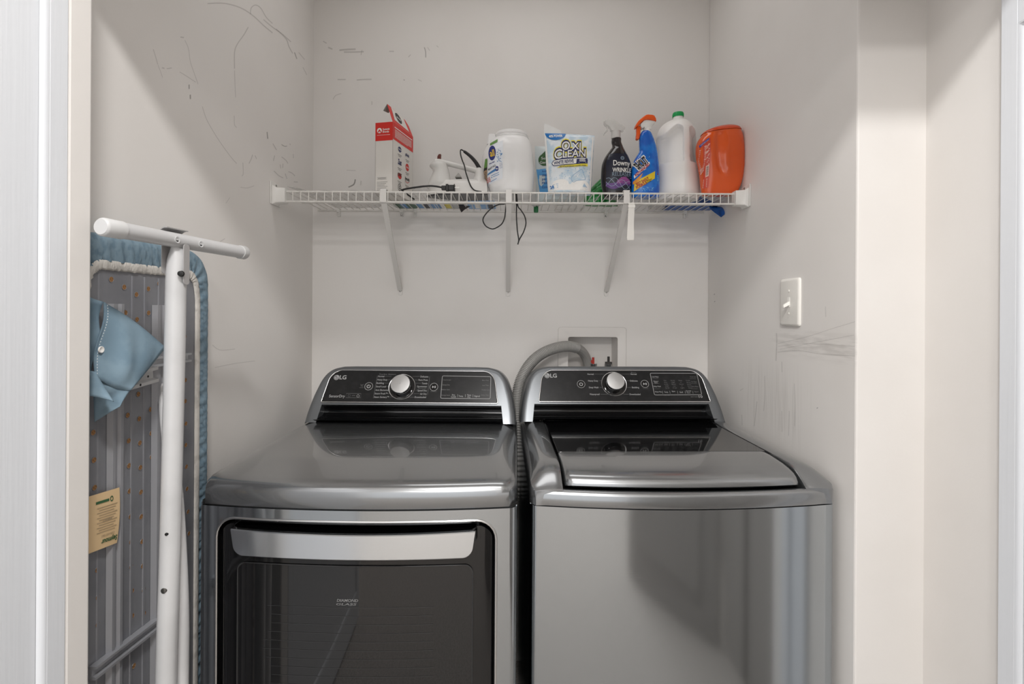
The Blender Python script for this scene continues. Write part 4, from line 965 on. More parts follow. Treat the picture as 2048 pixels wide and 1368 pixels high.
b = MB(); b.tube(cordpath([(965, 226), (935, 205), (905, 190), (888, 215), (893, 290, 1.640), (925, 400, 1.632), (965, 500, 1.625), (990, 620, 1.615), (1035, 760, 1.606), (1080, 880, 1.600), (1130, 955, 1.598), (1190, 992, 1.597), (1300, 1010, 1.597)], 1.655, k3), .0022, 8)
kk = lambda x, y: (940 + x / 4.56, 200 + y / 4.56)
b.tube(cordpath([(330, 845, 1.59), (324, 940, 1.60), (265, 952, 1.60), (200, 985), (140, 1045), (118, 1095), (140, 1145), (185, 1172), (225, 1172), (285, 1135), (312, 1085), (322, 1030), (330, 940, 1.60), (345, 850, 1.6)], 1.605, kk), .0020, 8)
b.tube(cordpath([(420, 850, 1.60), (424, 960), (424, 1070), (432, 1190), (444, 1275), (436, 1316)], 1.61, kk), .0020, 8)
b.tube(cordpath([(436, 1318), (452, 1270), (490, 1200), (510, 1125), (498, 1060), (465, 1005), (436, 965), (425, 850, 1.60)], 1.61, kk), .0020, 8)
k1 = lambda x, y: (520 + x / 4.024, 180 + y / 4.024)
b.tube(cordpath([(1140, 806, 1.60), (1180, 795, 1.59), (1280, 780), (1380, 772), (1470, 785)], 1.585, k1), .0030, 8)
b.tube(cordpath([(1140, 806, 1.60), (1200, 850, 1.62), (1240, 880, 1.64)], 1.6, k1), .0026, 8)
obj('cord', b, M_cord, IR, smooth=60)
b = MB(); pl = at(*k1(1462, 786), 1.583) - IR.location
for x0, x1, hz, wy in ((0, .014, .0065, .007), (.014, .022, .0112, .009), (.022, .040, .0085, .009), (.040, .0425, .0115, .010)): b.bb(pl.x + x0, pl.x + x1, pl.y - wy, pl.y + wy, pl.z - hz - .001, pl.z + hz - .001)
po = obj('plug', b, M_cord, IR, smooth=0, bevel=.0012)
b = MB()
for dy in (-.0064, .0064): b.bb(pl.x + .0425, pl.x + .058, pl.y + dy - .0008, pl.y + dy + .0008, pl.z - .0022, pl.z + .0006)
obj('prong', b, M_screw, po, smooth=0)

# ---- big white tub of laundry pacs without its lid
k4 = lambda x, y: (960 + x / 8.55, 250 + y / 8.55)
YT = 1.652; XT = at(1018, 390, YT).x
TB = thing('detergent_tub', 'white plastic laundry tub without lid, round blue and yellow label on its left side', 'tub', (XT, YT, D))
M_tub = mat('tub_white_plastic', (240, 239, 238), .3, sss=.15)
rows = [(258, 235, 830, .92, 2.2), (300, 190, 850, .92, 2.2), (350, 155, 868, .9, 2.3), (450, 90, 888, .88, 2.5), (550, 50, 900, .86, 2.6), (640, 38, 906, .85, 2.7), (800, 55, 918, .84, 2.8), (900, 85, 924, .83, 2.8), (1000, 112, 921, .82, 2.8), (1150, 145, 906, .8, 2.7), (1250, 175, 890, .78, 2.6), (1310, 230, 850, .76, 2.5)]
rg = rebase(profile(XT, YT, rows, 0, 0, k4)); TS = Shell(rg, 5)
gT = local_fm(XT, YT, k4); rx_, rz_ = gT(300, 720)
def ridge(p):       # raised oval panel carrying the label, on the left of the front
    if p.y > 0: return p
    d = math.hypot((p.x - rx_) / .049, (p.z - rz_) / .082)
    k = .0022 * smoothstep(1.04, .97, d)
    return p + Vector((-.25, -1, 0)) * k
obj('tub_body', TS.mesh(96, True, False, ridge), M_tub, TB, smooth=50)
zr = rg[-1][0]; c_x, rr_ = rg[-1][1], rg[-1][3]; b = MB()
nk = [(rr_ * 1.0, zr), (rr_ * 1.02, zr + .002), (rr_ * .985, zr + .004), (rr_ * .93, zr + .006), (rr_ * .925, zr + .010), (rr_ * .955, zr + .0115), (rr_ * .955, zr + .014), (rr_ * .91, zr + .0155), (rr_ * .905, zr + .019), (rr_ * .88, zr + .021), (rr_ * .84, zr + .0215), (rr_ * .82, zr + .019), (rr_ * .82, zr - .02)]
b.lathe([(r, q) for r, q in nk], 48, Matrix.Translation((c_x, 0, 0)) @ Matrix.Diagonal((1, .92, 1, 1)))
obj('neck_ring', b, M_tub, TB, smooth=45)
b = MB(); a, z_ = gT(205, 230); b.loft([[Vector((a + x, -.012 + y, z_ + q)) for x, y in rrect(-.012 * s, .012 * s, -.014, .02, .006 * s, 4)] for q, s in ((-.026, 1.3), (-.010, 1.2), (.003, 1.0), (.0065, .8))], True, True, True)
obj('latch', b, M_tub, TB, smooth=50)
fT = TS.front(.0032); fT2 = TS.front(.0037); fT3 = TS.front(.0042)
l_b, l_y, l_g, l_n, l_k, l_r, l_pb = [MB() for _ in range(7)]
def tm(x, y): return gT(x, y)
def patch(mbx, pts, fm, n=6):     # quad patch (4 crop corners, clockwise from top left)
    q = [Vector(tm(*p)) for p in pts]
    mbx.grid(lambda u, v: fm(*((q[0] * (1 - u) + q[1] * u) * (1 - v) + (q[3] * (1 - u) + q[2] * u) * v)), frange(0, 1, n), frange(0, 1, n))
patch(l_pb, [(190, 460), (400, 380), (395, 1000), (145, 1090)], fT)
l_t, l_bk = MB(), MB()
patch(l_g, [(118, 668), (152, 668), (148, 805), (94, 805)], fT2); patch(l_bk, [(94, 803), (148, 803), (146, 840), (88, 840)], fT2); patch(l_t, [(88, 838), (146, 838), (138, 1012), (100, 1012)], fT2)
for i in range(3): ring2(l_k, *tm(120, 878 + 48 * i), .0024, .0036, fT3, 16)
patch(l_g, [(195, 405), (316, 345), (316, 400), (198, 455)], fT2)
cx_, cz_ = tm(228, 585); disc(l_n, cx_, cz_, .0112, .0245, fT2, 32, 3)
put(l_y, 'all', cx_, cz_ - .001, .0215, fT3, width=.0135, bold=.012, rot=R(8))
put(l_n, 'free clear', *tm(225, 745), .0046, fT2, width=.018, rot=R(22), bold=.03); put(l_k, 'MIGHTY PACS', *tm(225, 820), .0055, fT2, width=.025, rot=R(27), bold=.03)
patch(l_b, [(160, 905), (300, 830), (300, 875), (155, 930)], fT2); cx_, cz_ = tm(305, 845); disc(l_n, cx_, cz_, .0054, .0075, fT2, 20)
put(l_y if 0 else l_pb, '4in1', cx_, cz_, .0042, fT3, width=.008, bold=.03)
put(l_r, '88', *tm(172, 1000), .0150, fT2, width=.0115, rot=R(15), bold=.0)
for i, (x0_, x1_, y) in enumerate(((215, 335, 945), (210, 340, 975), (205, 300, 1035))): l_b.ribbon([tm(x0_, y), tm((x0_ + x1_) / 2, y - 18), tm(x1_, y - 38)], .0016, fT2)
for i in range(5): l_n.ribbon([tm(345, 770 + i * 18), tm(392, 762 + i * 18)], .0006, fT2)
cx_, cz_ = tm(345, 640)
for i in range(40):
    a = random.random() * 6.28; q = .25 + random.random() * .75; disc(l_b, cx_ + .010 * q * math.cos(a), cz_ + .024 * q * math.sin(a), .0012, .0012, fT2, 8)
obj('label', [(l_pb, mat('label_pale_blue', (234, 237, 242), .35)), (l_g, mat('label_leaf_green', (98, 146, 66), .4)), (l_n, mat('label_navy', (40, 48, 122), .35)), (l_y, mat('label_yellow', (250, 208, 30), .35)), (l_k, M_ink), (l_b, mat('label_blue', (70, 130, 186), .4)), (l_r, mat('label_salmon', (216, 120, 112), .4)), (l_t, mat('label_tan', (186, 152, 116), .5)), (l_bk, mat('ink_black', (30, 28, 30), .5))], None, TB, smooth=0)
# ---- pouches
class Pouch:
    def __init__(s, w, h, t, pw=lambda v: 1.0, topz=lambda u: 0.0, lean=0.0, wr=.0012, seed=1, skew=0.0):
        s.w, s.h, s.t, s.pw, s.topz, s.lean, s.wr, s.skew = w, h, t, pw, topz, lean, wr, skew; rnd = random.Random(seed)
        s.ph = [rnd.uniform(0, 6.28) for _ in range(8)]
    def P(s, u, v, side, off=0.0):
        edge = max(0, 1 - abs(u) ** 3) ; th = s.t * (edge ** .8) * ((1 - v) ** .55 * .92 + .08 * (1 - v)) * smoothstep(0, .06, v + .02)
        th += s.wr * edge * (math.sin(9 * u + 5 * v + s.ph[0]) + math.sin(17 * v - 6 * u + s.ph[1]) + .7 * math.sin(23 * u * v + s.ph[2])) * (1 - v ** 6)
        x = u * s.w / 2 * s.pw(v) + s.skew * v
        return Vector((x, s.lean * v + side * (th + .0007 + off), v * s.h + s.topz(u) * v ** 3))
    def mesh(s, n=28):
        us, vs_ = frange(-1, 1, n), frange(0, 1, n); m = MB()
        m.grid(lambda u, v: s.P(u, v, -1), us, vs_); m.grid(lambda u, v: s.P(u, v, 1), us, vs_)
        for e in (-1, 1): m.grid(lambda q, v: s.P(e, v, q), [-1, 1], vs_)
        for v in (0, 1): m.grid(lambda u, q: s.P(u, v, q), us, [-1, 1])
        return m
    def fm(s, off=.0006):
        def f(x, z):
            v = min(.999, max(0, z / s.h)); u = max(-1, min(1, (x - s.skew * v) / (s.w / 2 * s.pw(v)))); return s.P(u, v, -1, off)
        return f
k5 = lambda x, y: (1070 + x / 8.046, 230 + y / 8.046)
YP = 1.625; XP = at(1139, 390, YP).x
OX = thing('stain_remover_pouch', 'pale blue stand-up pouch of laundry whitener with big white two-line lettering', 'pouch', (XP, YP, D + .0008))
w_t = at(1187, 270, YP).x - at(1086, 262, YP).x; w_b = at(1179, 385, YP).x - at(1095, 388, YP).x; hP = at(1139, 266, YP).z - D
PO = Pouch(w_t, hP, .030, lambda v: (w_b + (w_t - w_b) * v ** .8) / w_t, lambda u: (-.002 * u - .003 * max(0, u) ** 2), .012, .0009, 3)
M_pouch = mat('pouch_bubbly_blue', (196, 216, 230), .3, coat=.2, var=((38, 38, 38), (232, 238, 242), .38, .62))
M_pw = mat('pouch_white', (236, 236, 234), .35)
gP = local_fm(XP, YP, k5)
a_, b_, c2, dn, ey, fb, gw = [MB() for _ in range(7)]
PM = PO.mesh(32); obj('pouch_film', PM, M_pouch, OX, smooth=60)
fP = [PO.fm(.0008 + .0004 * i) for i in range(6)]
def pr(mbx, pts, fm, n=8):
    q = [Vector(gP(*p)) for p in pts]
    mbx.grid(lambda u, v: fm(*((q[0] * (1 - u) + q[1] * u) * (1 - v) + (q[3] * (1 - u) + q[2] * u) * v)), frange(0, 1, n), frange(0, 1, n))
def pt_(mbx, body, x, y, hpx, wpx, fm, rot=0, **k): 
    s = 1 / 8.046 * YP / 990
    put(mbx, body, *gP(x, y), hpx * s, fm, width=wpx * s if wpx else None, rot=R(rot), **k)
s_ = YP / 990 / 8.046
# white margins, bottom gusset, fold at the top
pr(gw, [(140, 236), (400, 246), (400, 262), (145, 272)], fP[0]); pr(gw, [(132, 262), (160, 262), (232, 1235), (196, 1240)], fP[0]); pr(gw, [(912, 315), (938, 320), (880, 1240), (850, 1240)], fP[0])
cx_, cz_ = gP(330, 1120); disc(gw, *gP(390, 1135), 130 * s_, 75 * s_, fP[0], 24, 3); disc(gw, *gP(700, 1150), 150 * s_, 80 * s_, fP[0], 24, 3); pr(gw, [(235, 1140), (850, 1140), (850, 1240), (235, 1240)], fP[0])
# blue half-moon, top left
cx_, cz_ = gP(316, 282); disc(fb, cx_, cz_, 168 * s_, 122 * s_, fP[1], 30, 3, 182, 358); pt_(gw, '40% POWER', 320, 334, 40, 220, fP[2], 3, bold=.03)
# brand lettering: yellow halo, navy rim, white face
for mbx, bo, lay, ext in ((ey, .12, 1, 40), (dn, .085, 2, 24), (gw, .010, 3, 0)):
    sp_ = 1.12
    for body, x, y, hh_, ww_ in (('O', 480, 500, 140, 130), ('XI', 645, 505, 118, 165), ('C', 360, 645, 150, 130), ('LEAN', 612, 630, 122, 385)):
        pt_(mbx, body, x, y, hh_ + ext, ww_ + ext, fP[lay], 5, bold=bo, shear=.16)
pr(ey, [(300, 470), (430, 420), (430, 560), (290, 640)], fP[0]) if 0 else None
# pill below the name
def pill(mbx, x0, x1, y0, y1, dy, fm):
    pts = rrect(x0, x1, y0, y1, abs(y1 - y0) / 2 * .98, 6); q = [gP(x, y + dy * (x - x0) / (x1 - x0)) for x, y in pts]; n = len(q)
    c = Vector((sum(p[0] for p in q) / n, sum(p[1] for p in q) / n)); 
    strip = sorted(set(round(x, 5) for x, _ in q)); mid = lambda t: gP(x0 + (x1 - x0) * t, (y0 + y1) / 2 + dy * t)
    m = 24; vs = []; 
    for i in range(m + 1):
        t = i / m; x = x0 + (x1 - x0) * t; r = abs(y1 - y0) / 2; d = max(0, r - min(x - x0, x1 - x)); hh_ = math.sqrt(max(0, r * r - d * d))
        for sgn in (-1, 0, 1): vs.append(fm(*gP(x, (y0 + y1) / 2 + dy * t + sgn * hh_)))
    mbx.add(vs, [(3 * i + j, 3 * i + j + 1, 3 * i + j + 4, 3 * i + j + 3) for i in range(m) for j in range(2)])
pr(ey, [(390, 838), (828, 790), (828, 838), (330, 872)], fP[1])
pill(dn, 250, 834, 742, 846, -58, fP[2]); pill(gw, 260, 826, 752, 836, -58, fP[3]); pr(dn, [(650, 722), (826, 706), (826, 786), (640, 806)], fP[4])
pt_(dn, 'WHITE REVIVE', 445, 775, 52, 320, fP[4], 7, bold=.03, shear=.15)
pt_(gw, 'LAUNDRY', 742, 728, 22, 100, fP[5], 5, bold=.03); pt_(gw, 'WHITENER', 742, 756, 22, 106, fP[5], 5, bold=.03); gw.ribbon([gP(680, 784), gP(800, 774)], 8 * s_, fP[5])
pt_(dn, 'USE WITH DETERGENT IN EVERY WASH', 585, 842, 20, 430, fP[3], 4, bold=.02)
# sachet drawing, little numbers
q = [(560, 1030), (700, 910), (735, 912), (785, 1040), (770, 1062), (640, 1085), (590, 1110)]
fb2 = MB(); fb2.ribbon([gP(*p) for p in [(v.x, v.y) for v in spline([(a, b, 0) for a, b in q], 4, True)]], 7 * s_, fP[1], True)
pt_(fb, '24', 255, 1180, 50, 56, fP[2], 12, bold=.04)
for i in range(3): fb2.ribbon([gP(265, 1150 + 28 * i), gP(350, 1132 + 28 * i)], 7 * s_, fP[2])
for i in range(5): fb2.ribbon([gP(745 + 16 * i, 1180 + 8 * (i % 2)), gP(770 + 10 * i, 1130 + 14 * i)], 10 * s_, fP[2])
rnd = random.Random(5)
for i in range(90):
    x, y = rnd.uniform(230, 880), rnd.uniform(860, 1060); disc(gw if i % 2 else fb2, *gP(x, y), rnd.uniform(3, 8) * s_, rnd.uniform(3, 8) * s_, fP[0], 8)
M_ox = [(gw, M_whitep), (fb, mat('pouch_blue', (24, 112, 184), .35)), (ey, mat('pouch_yellow', (244, 226, 60), .35)), (dn, mat('pouch_navy', (38, 44, 92), .35)), (fb2, mat('pouch_mid_blue', (142, 182, 214), .4))]
obj('pouch_print', M_ox, None, OX, smooth=0)
b = MB(); q = [gP(*p) for p in ((136, 300), (132, 236), (138, 112), (190, 128), (400, 224), (420, 300))]
b.prism([(x, z_) for x, z_ in q], lambda u, v, d: Vector((u, .013 + d, v)), .0008); obj('torn_strip', b, M_pw, OX, smooth=0)
# ---- second pouch, behind: clear blue with a green leaf
XS_ = at(1112, 390, 1.745).x; YS = 1.745
SV = thing('blue_pouch', 'light blue and white pouch with a green leaf, half hidden behind the whitener pouch', 'pouch', (XS_, YS, D + .0008))
wS = 2 * (XS_ - at(1068, 340, YS).x); hS = at(1075, 291, YS).z - D
PS = Pouch(wS, hS, .026, lambda v: .93 + .07 * v, lambda u: 0, .01, .001, 9)
M_sv = mat('pouch_pale_film', (206, 214, 214), .3); obj('pouch_film', PS.mesh(22), M_sv, SV, smooth=60)
gS = local_fm(XS_, YS, k4); fS, fS2, fS3 = PS.fm(.0008), PS.fm(.0013), PS.fm(.0018)
a_, c2, e2_ = MB(), MB(), MB()
def quad(mbx, g, pts, fm, n=5):
    q = [Vector(g(*p)) for p in pts]; mbx.grid(lambda u, v: fm(*((q[0] * (1 - u) + q[1] * u) * (1 - v) + (q[3] * (1 - u) + q[2] * u) * v)), frange(0, 1, n), frange(0, 1, n))
quad(a_, gS, [(950, 760), (1700, 760), (1650, 1180), (1010, 1180)], fS)
x0_, z0_ = gS(1090, 600); disc(c2, x0_, z0_, .022, .022, fS2, 20, 2); c2.add([fS2(x0_ - .012, z0_ + .018), fS2(x0_ + .004, z0_ + .034), fS2(x0_ + .018, z0_ + .012)], [(0, 1, 2)])
put(e2_, 'Seventh', x0_ - .012, z0_ + .005, .009, fS3, width=.05, align='L'); put(e2_, 'Generation', x0_ - .017, z0_ - .010, .009, fS3, width=.066, align='L')
nb = MB()
for i, t in enumerate(('laundry', 'detergent', 'packs', 'FREE &', 'CLEAR')): put(nb, t, *gS(1045, 800 + i * 70), .0075, fS2, width=.03 + .006 * (i % 2), align='L', bold=.02)
obj('pouch_print', [(a_, mat('pouch_sky_blue', (92, 160, 214), .35)), (c2, mat('leaf_green', (52, 92, 46), .45)), (e2_, M_whitep), (nb, mat('pouch_deep_blue', (38, 92, 160), .4))], None, SV, smooth=0)
# ---- green pack behind the dark spray bottle
XG = at(1199, 385, 1.80).x
GP = thing('green_pack', 'slumped bright green plastic pack behind the dark spray bottle', 'pack', (XG, 1.785, D + .0008), R(4))
PG = Pouch(.125, .100, .036, lambda v: 1 - .25 * v, lambda u: .045 * u, .02, .0035, 12); obj('pack_film', PG.mesh(22), mat('green_film', (22, 132, 52), .28, var=((50, 50, 50), (12, 96, 36), .45, .7)), GP, smooth=60)

# ---- sprayers
k6 = lambda x, y: (1180 + x / 7.6, 220 + y / 7.6)
YD = 1.665; XD = at(1231.5, 400, YD).x
DB = thing('dark_spray_bottle', 'dark wrinkle-release spray bottle with navy label and clear trigger head', 'spray bottle', (XD, YD, D + .0004))
gD = local_fm(XD, YD, k6)
rows = [(428, 318, 458, 1, 2), (450, 314, 460, 1, 2), (490, 312, 461, 1, 2), (560, 322, 488, .92, 2), (620, 285, 515, .84, 2.1), (700, 230, 555, .74, 2.2), (780, 190, 590, .66, 2.3), (870, 165, 612, .6, 2.4), (1000, 156, 620, .58, 2.4), (1100, 156, 622, .58, 2.4), (1200, 168, 618, .58, 2.4), (1300, 188, 602, .58, 2.3), (1380, 205, 585, .56, 2.3)]
DSH = Shell(rebase(profile(XD, YD, rows, 0, 0, k6)), 5)
obj('bottle', DSH.mesh(56), mat('dark_plum_plastic', (30, 24, 27), .13, coat=.4), DB, smooth=50)
f1, f2, f3 = DSH.front(.0006), DSH.front(.001), DSH.front(.0014)
def gridpatch(mbx, g, L_, R_, y0, y1, fm, n=10):   # L_(y),R_(y) crop columns
    mbx.grid(lambda u, v: fm(*g(L_(v) + (R_(v) - L_(v)) * u, v)), frange(0, 1, n), frange(y0, y1, n))
ln, lw, lm, lt, lv = [MB() for _ in range(5)]
gridpatch(ln, gD, lambda y: 215 + max(0, (820 - y)) * .38 + max(0, y - 1150) * .1, lambda y: 580 + min(0, (y - 820)) * .3, 690, 1245, f1, 12)
k_ = YD / 990 / 7.6
put(lw, 'Downy', *gD(442, 835), 78 * k_, f2, width=255 * k_, bold=.012); put(lw, 'WRINKLE', *gD(446, 940), 62 * k_, f2, width=285 * k_, bold=.02); put(lt, 'RELEASER', *gD(446, 1003), 58 * k_, f2, width=290 * k_, bold=-.012)
cx_, cz_ = gD(451, 762); ring2(lt, cx_, cz_, 20 * k_, 27 * k_, f2, 24); put(lt, 'WW', cx_, cz_, 18 * k_, f2, width=32 * k_)
lt.ribbon([gD(430, 1050), gD(590, 1058)], 6 * k_, f2); lv.ribbon([gD(500, 1042), gD(590, 1048)], 7 * k_, f3)
lm.grid(lambda u, v: f2(*gD(215 + 365 * u, 1150 + 30 * math.sin(6 * u) + (v - .5) * (55 + 45 * math.sin(3.1 * u)))), frange(0, 1, 16), frange(0, 1, 2))
lv.grid(lambda u, v: f2(*gD(370 + 205 * u, 1125 - 35 * math.sin(3 * u) + (v - .5) * (40 + 55 * math.sin(3.1 * u)))), frange(0, 1, 12), frange(0, 1, 2))
for ph, A_ in ((0, 60), (2.2, 75), (4.0, 60)): lt.ribbon([gD(215 + 37 * i, 1110 + A_ * math.sin(ph + i * .75) + 6 * i) for i in range(11)], 5 * k_, f3)
put(lt, '16.9 fl oz', *gD(390, 1312), 22 * k_, f2, width=120 * k_)
obj('label', [(ln, mat('label_midnight', (24, 27, 46), .3)), (lw, M_whitep), (lt, mat('label_silver_blue', (158, 178, 196), .4)), (lm, mat('label_violet', (96, 56, 128), .4)), (lv, mat('label_pink', (150, 72, 140), .4))], None, DB, smooth=0)
M_clear = mat('clear_plastic', (226, 224, 220), .18, alpha=.42); M_collar = mat('frosted_collar', (206, 203, 199), .3)
c0 = gD(378, 430); c1 = gD(378, 312); rc = 72 * k_
b = MB().lathe([(rc * .9, c0[1] - .001), (rc, c0[1] + .001)] + [(rc * (1 - .03 * (i % 2)), c0[1] + .002 + (c1[1] - c0[1] - .004) * i / 8) for i in range(9)] + [(rc * .9, c1[1]), (.001, c1[1])], 40, Matrix.Translation((c0[0], 0, 0))); obj('collar', b, M_collar, DB, smooth=30)
def flat_part(name, g, pts, th_, m, par, y=0, bev=.0015, sub=3):
    P = spline([Vector((*g(*p), 0)) for p in pts], sub, True) if sub else [Vector((*g(*p), 0)) for p in pts]
    n = len(P); pl2 = [(p.x, p.y) for p in P]; A2 = sum(pl2[i][0] * pl2[(i + 1) % n][1] - pl2[(i + 1) % n][0] * pl2[i][1] for i in range(n))
    if A2 < 0: pl2 = pl2[::-1]
    b = MB(); h2 = th_ / 2
    rr = [(-h2, bev * .8), (-h2 + bev * .4, bev * .25), (-h2 + bev, 0), (h2 - bev, 0), (h2 - bev * .4, bev * .25), (h2, bev * .8)]
    b.loft([[Vector((u, y + q, v)) for u, v in (offs(pl2, d) if d else pl2)] for q, d in rr], True, True, True)
    return obj(name, b, m, par, smooth=50)
hd = flat_part('trigger_head', gD, [(198, 185), (240, 142), (300, 138), (380, 180), (450, 225), (505, 268), (490, 318), (400, 316), (310, 316), (285, 272), (250, 240), (212, 228)], .022, M_clear, DB)
flat_part('trigger', gD, [(232, 240), (262, 250), (262, 300), (215, 350), (196, 382), (190, 372), (210, 320), (232, 280)], .012, M_clear, DB)
b = MB(); b.tube([Vector((gD(x, y)[0], 0, gD(x, y)[1])) for x, y in ((300, 158), (340, 178), (368, 205), (385, 245), (392, 310))], [.002, .0032, .0038, .0035, .0028], 10); obj('inner_tube', b, M_whitep, hd, smooth=60)
b = MB(); nx, nz = gD(212, 190); b.lathe([(.001, -.006), (.0055, -.006), (.0055, .003), (.004, .004)], 16, Matrix.Translation((nx, 0, nz)) @ Matrix.Rotation(R(-100), 4, 'Y')); obj('nozzle', b, M_clear, DB, smooth=40)

YO = 1.652; XO = at(1290, 395, YO).x
SB = thing('blue_spray_bottle', 'bright blue stain spray bottle with orange trigger head and yellow banner', 'spray bottle', (XO, YO, D + .0004))
gO = local_fm(XO, YO, k6); k_ = YO / 990 / 7.6
rows = [(318, 775, 895, 1, 2), (345, 755, 915, .95, 2), (380, 742, 932, .86, 2.1), (430, 734, 952, .8, 2.2), (520, 733, 980, .72, 2.3), (600, 737, 1000, .66, 2.4), (645, 728, 1008, .64, 2.4), (700, 694, 1016, .60, 2.5), (760, 660, 1023, .57, 2.5), (850, 632, 1031, .56, 2.6), (1000, 620, 1039, .56, 2.6), (1150, 617, 1042, .56, 2.6), (1250, 618, 1040, .56, 2.5), (1340, 632, 1028, .54, 2.4)]
OSH = Shell(rebase(profile(XO, YO, rows, 0, 0, k6)), 5)
obj('bottle', OSH.mesh(56), mat('cobalt_blue_plastic', (14, 118, 212), .2, coat=.3, var=((26, 26, 26), (10, 92, 192), .42, .62)), SB, smooth=50)
f1, f2, f3, f4 = [OSH.front(.0006 + .0004 * i) for i in range(4)]
yb, og, bk, wh, rd, cy = [MB() for _ in range(6)]
def oquad(m, pts, fm): quad(m, gO, pts, fm, 7)
oquad(yb, [(650, 1110), (945, 950), (940, 1060), (640, 1250)], f2)
put(rd, 'BEST SHOUT', *gO(760, 1105), 42 * k_, f3, width=200 * k_, rot=R(29), bold=.04); put(rd, 'FORMULA', *gO(745, 1160), 42 * k_, f3, width=165 * k_, rot=R(29), bold=.04)
put(bk, 'STAIN FIGHTING', *gO(856, 1088), 16 * k_, f3, width=90 * k_, rot=R(27), bold=.02); put(bk, 'POWER', *gO(850, 1115), 16 * k_, f3, width=80 * k_, rot=R(27), bold=.02)
put(wh, 'SHOUT', *gO(742, 828), 122 * k_, f2, width=215 * k_, rot=R(38), bold=.09, shear=.1); put(bk, 'SHOUT', *gO(742, 828), 108 * k_, f3, width=190 * k_, rot=R(38), bold=.05, shear=.1)
oquad(wh, [(640, 1010), (862, 808), (866, 848), (645, 1056)], f2); put(rd, 'ADVANCED', *gO(754, 930), 34 * k_, f3, width=270 * k_, rot=R(41), bold=.05)
for i, (y, w2_) in enumerate(((968, 150), (990, 120))): wh.ribbon([gO(690, y), gO(690 + w2_, y - w2_ * .62)], 7 * k_, f2)
og.grid(lambda u, v: f2(*gO(630 + 130 * u, 1120 - 30 * u - 110 * u * u + (v - .5) * (70 * math.sin(2.6 * u + .5)))), frange(0, 1, 10), frange(0, 1, 2))
cy.ribbon([gO(725, 722), gO(755, 708), gO(785, 706)], 6 * k_, f2); og.ribbon([gO(664, 800), gO(690, 776), gO(720, 786)], 12 * k_, f2); cy.ribbon([gO(850, 745), gO(865, 735), (gO(860, 720))], 5 * k_, f2)
rnd = random.Random(2)
for i in range(26): disc(cy, *gO(rnd.uniform(650, 930), 1215 + rnd.uniform(-25, 35)), rnd.uniform(3, 8) * k_, rnd.uniform(3, 8) * k_, f1, 8)
for i in range(4): cy.ribbon([gO(978, 1020 + 24 * i), gO(1000, 1014 + 24 * i)], 9 * k_, f2)
rd.add([f2(*gO(978, 1000)), f2(*gO(998, 996)), f2(*gO(990, 968))], [(0, 1, 2)])
obj('label', [(yb, mat('banner_yellow', (236, 204, 40), .35)), (og, mat('swirl_orange', (226, 150, 48), .4)), (bk, mat('ink_black', (30, 28, 30), .5)), (wh, M_whitep), (rd, mat('ink_crimson', (170, 32, 44), .45)), (cy, mat('ink_cyan', (120, 186, 226), .4))], None, SB, smooth=0)
M_or = mat('trigger_orange', (236, 92, 22), .32)
b = MB(); c0, c1 = gO(835, 330), gO(860, 250); b.lathe([(58 * k_, c0[1] - .004), (58 * k_, c0[1] + .010), (46 * k_, c0[1] + .014), (46 * k_, c1[1] + .006), (.001, c1[1] + .006)], 32, Matrix.Translation((gO(852, 0)[0], 0, 0))); obj('collar', b, M_white, SB, smooth=40)
flat_part('sprayer_body', gO, [(742, 222), (770, 190), (810, 162), (880, 162), (965, 184), (930, 225), (905, 265), (900, 300), (815, 300), (800, 268), (770, 285), (748, 262)], .024, M_white, SB)
flat_part('head_cover', gO, [(668, 268), (676, 225), (710, 175), (765, 128), (825, 86), (880, 84), (945, 98), (975, 178), (880, 160), (805, 162), (755, 195), (715, 245), (692, 262)], .029, M_or, SB, sub=2)
flat_part('trigger', gO, [(692, 250), (745, 256), (748, 300), (728, 438), (682, 436), (690, 350)], .016, M_or, SB, sub=2)

# ---- white gallon jug with handle corner towards the viewer
k7 = lambda x, y: (1300 + x / 5.948, 210 + y / 5.948)
YJ = 1.690; XJ = at(1354, 400, YJ).x
JG = thing('plastic_jug', 'white translucent gallon jug with a green cap, handle towards the viewer', 'jug', (XJ, YJ, D + .0004))
gJ = local_fm(XJ, YJ, k7)
def diam(rows):       # square-ish section with a corner to the front: |x|/rx + |y|/ry with exponent n<2
    return rows
rows = [(168, 262, 384, 1, 2), (178, 246, 396, 1, 2), (195, 205, 430, 1, 1.95), (220, 160, 462, .98, 1.85), (255, 122, 488, .96, 1.75), (300, 94, 515, .95, 1.68), (370, 70, 536, .94, 1.62), (450, 62, 542, .94, 1.6), (600, 60, 552, .94, 1.6), (700, 58, 566, .94, 1.6), (745, 54, 576, .94, 1.6), (800, 52, 582, .94, 1.6), (1000, 50, 586, .94, 1.6), (1100, 58, 582, .92, 1.6), (1160, 85, 560, .88, 1.6)]
JS = Shell(rebase(profile(XJ, YJ, rows, 0, 0, k7)), 8)
jz0, jz1 = gJ(0, 722)[1], gJ(0, 285)[1]; jc = gJ(354, 0)[0]
def carve(p):
    if p.y > 0: return p
    dx = p.x - jc; a = abs(dx)
    fz = smoothstep(jz0 - .0005, jz0 + .004, p.z)
    ztop = jz1 - .035 * smoothstep(.012, .075, a) ** 1.3 - .012 * (1 - smoothstep(.012, .03, a))
    fz *= smoothstep(ztop + .006, ztop - .006, p.z); fx = smoothstep(.0105, .0155, a)
    d = .022 * fz * fx * smoothstep(.098, .06, a)
    return p + Vector((-math.copysign(.35, dx) * d, d, 0))
M_jug = mat('jug_milky_plastic', (246, 243, 240), .36, sss=.35)
obj('jug_body', JS.mesh(200, True, True, carve), M_jug, JG, smooth=40)
c0, c1 = gJ(322, 170), gJ(322, 140); rn = (383 - 262) / 2 / 5.948 * YJ / 990
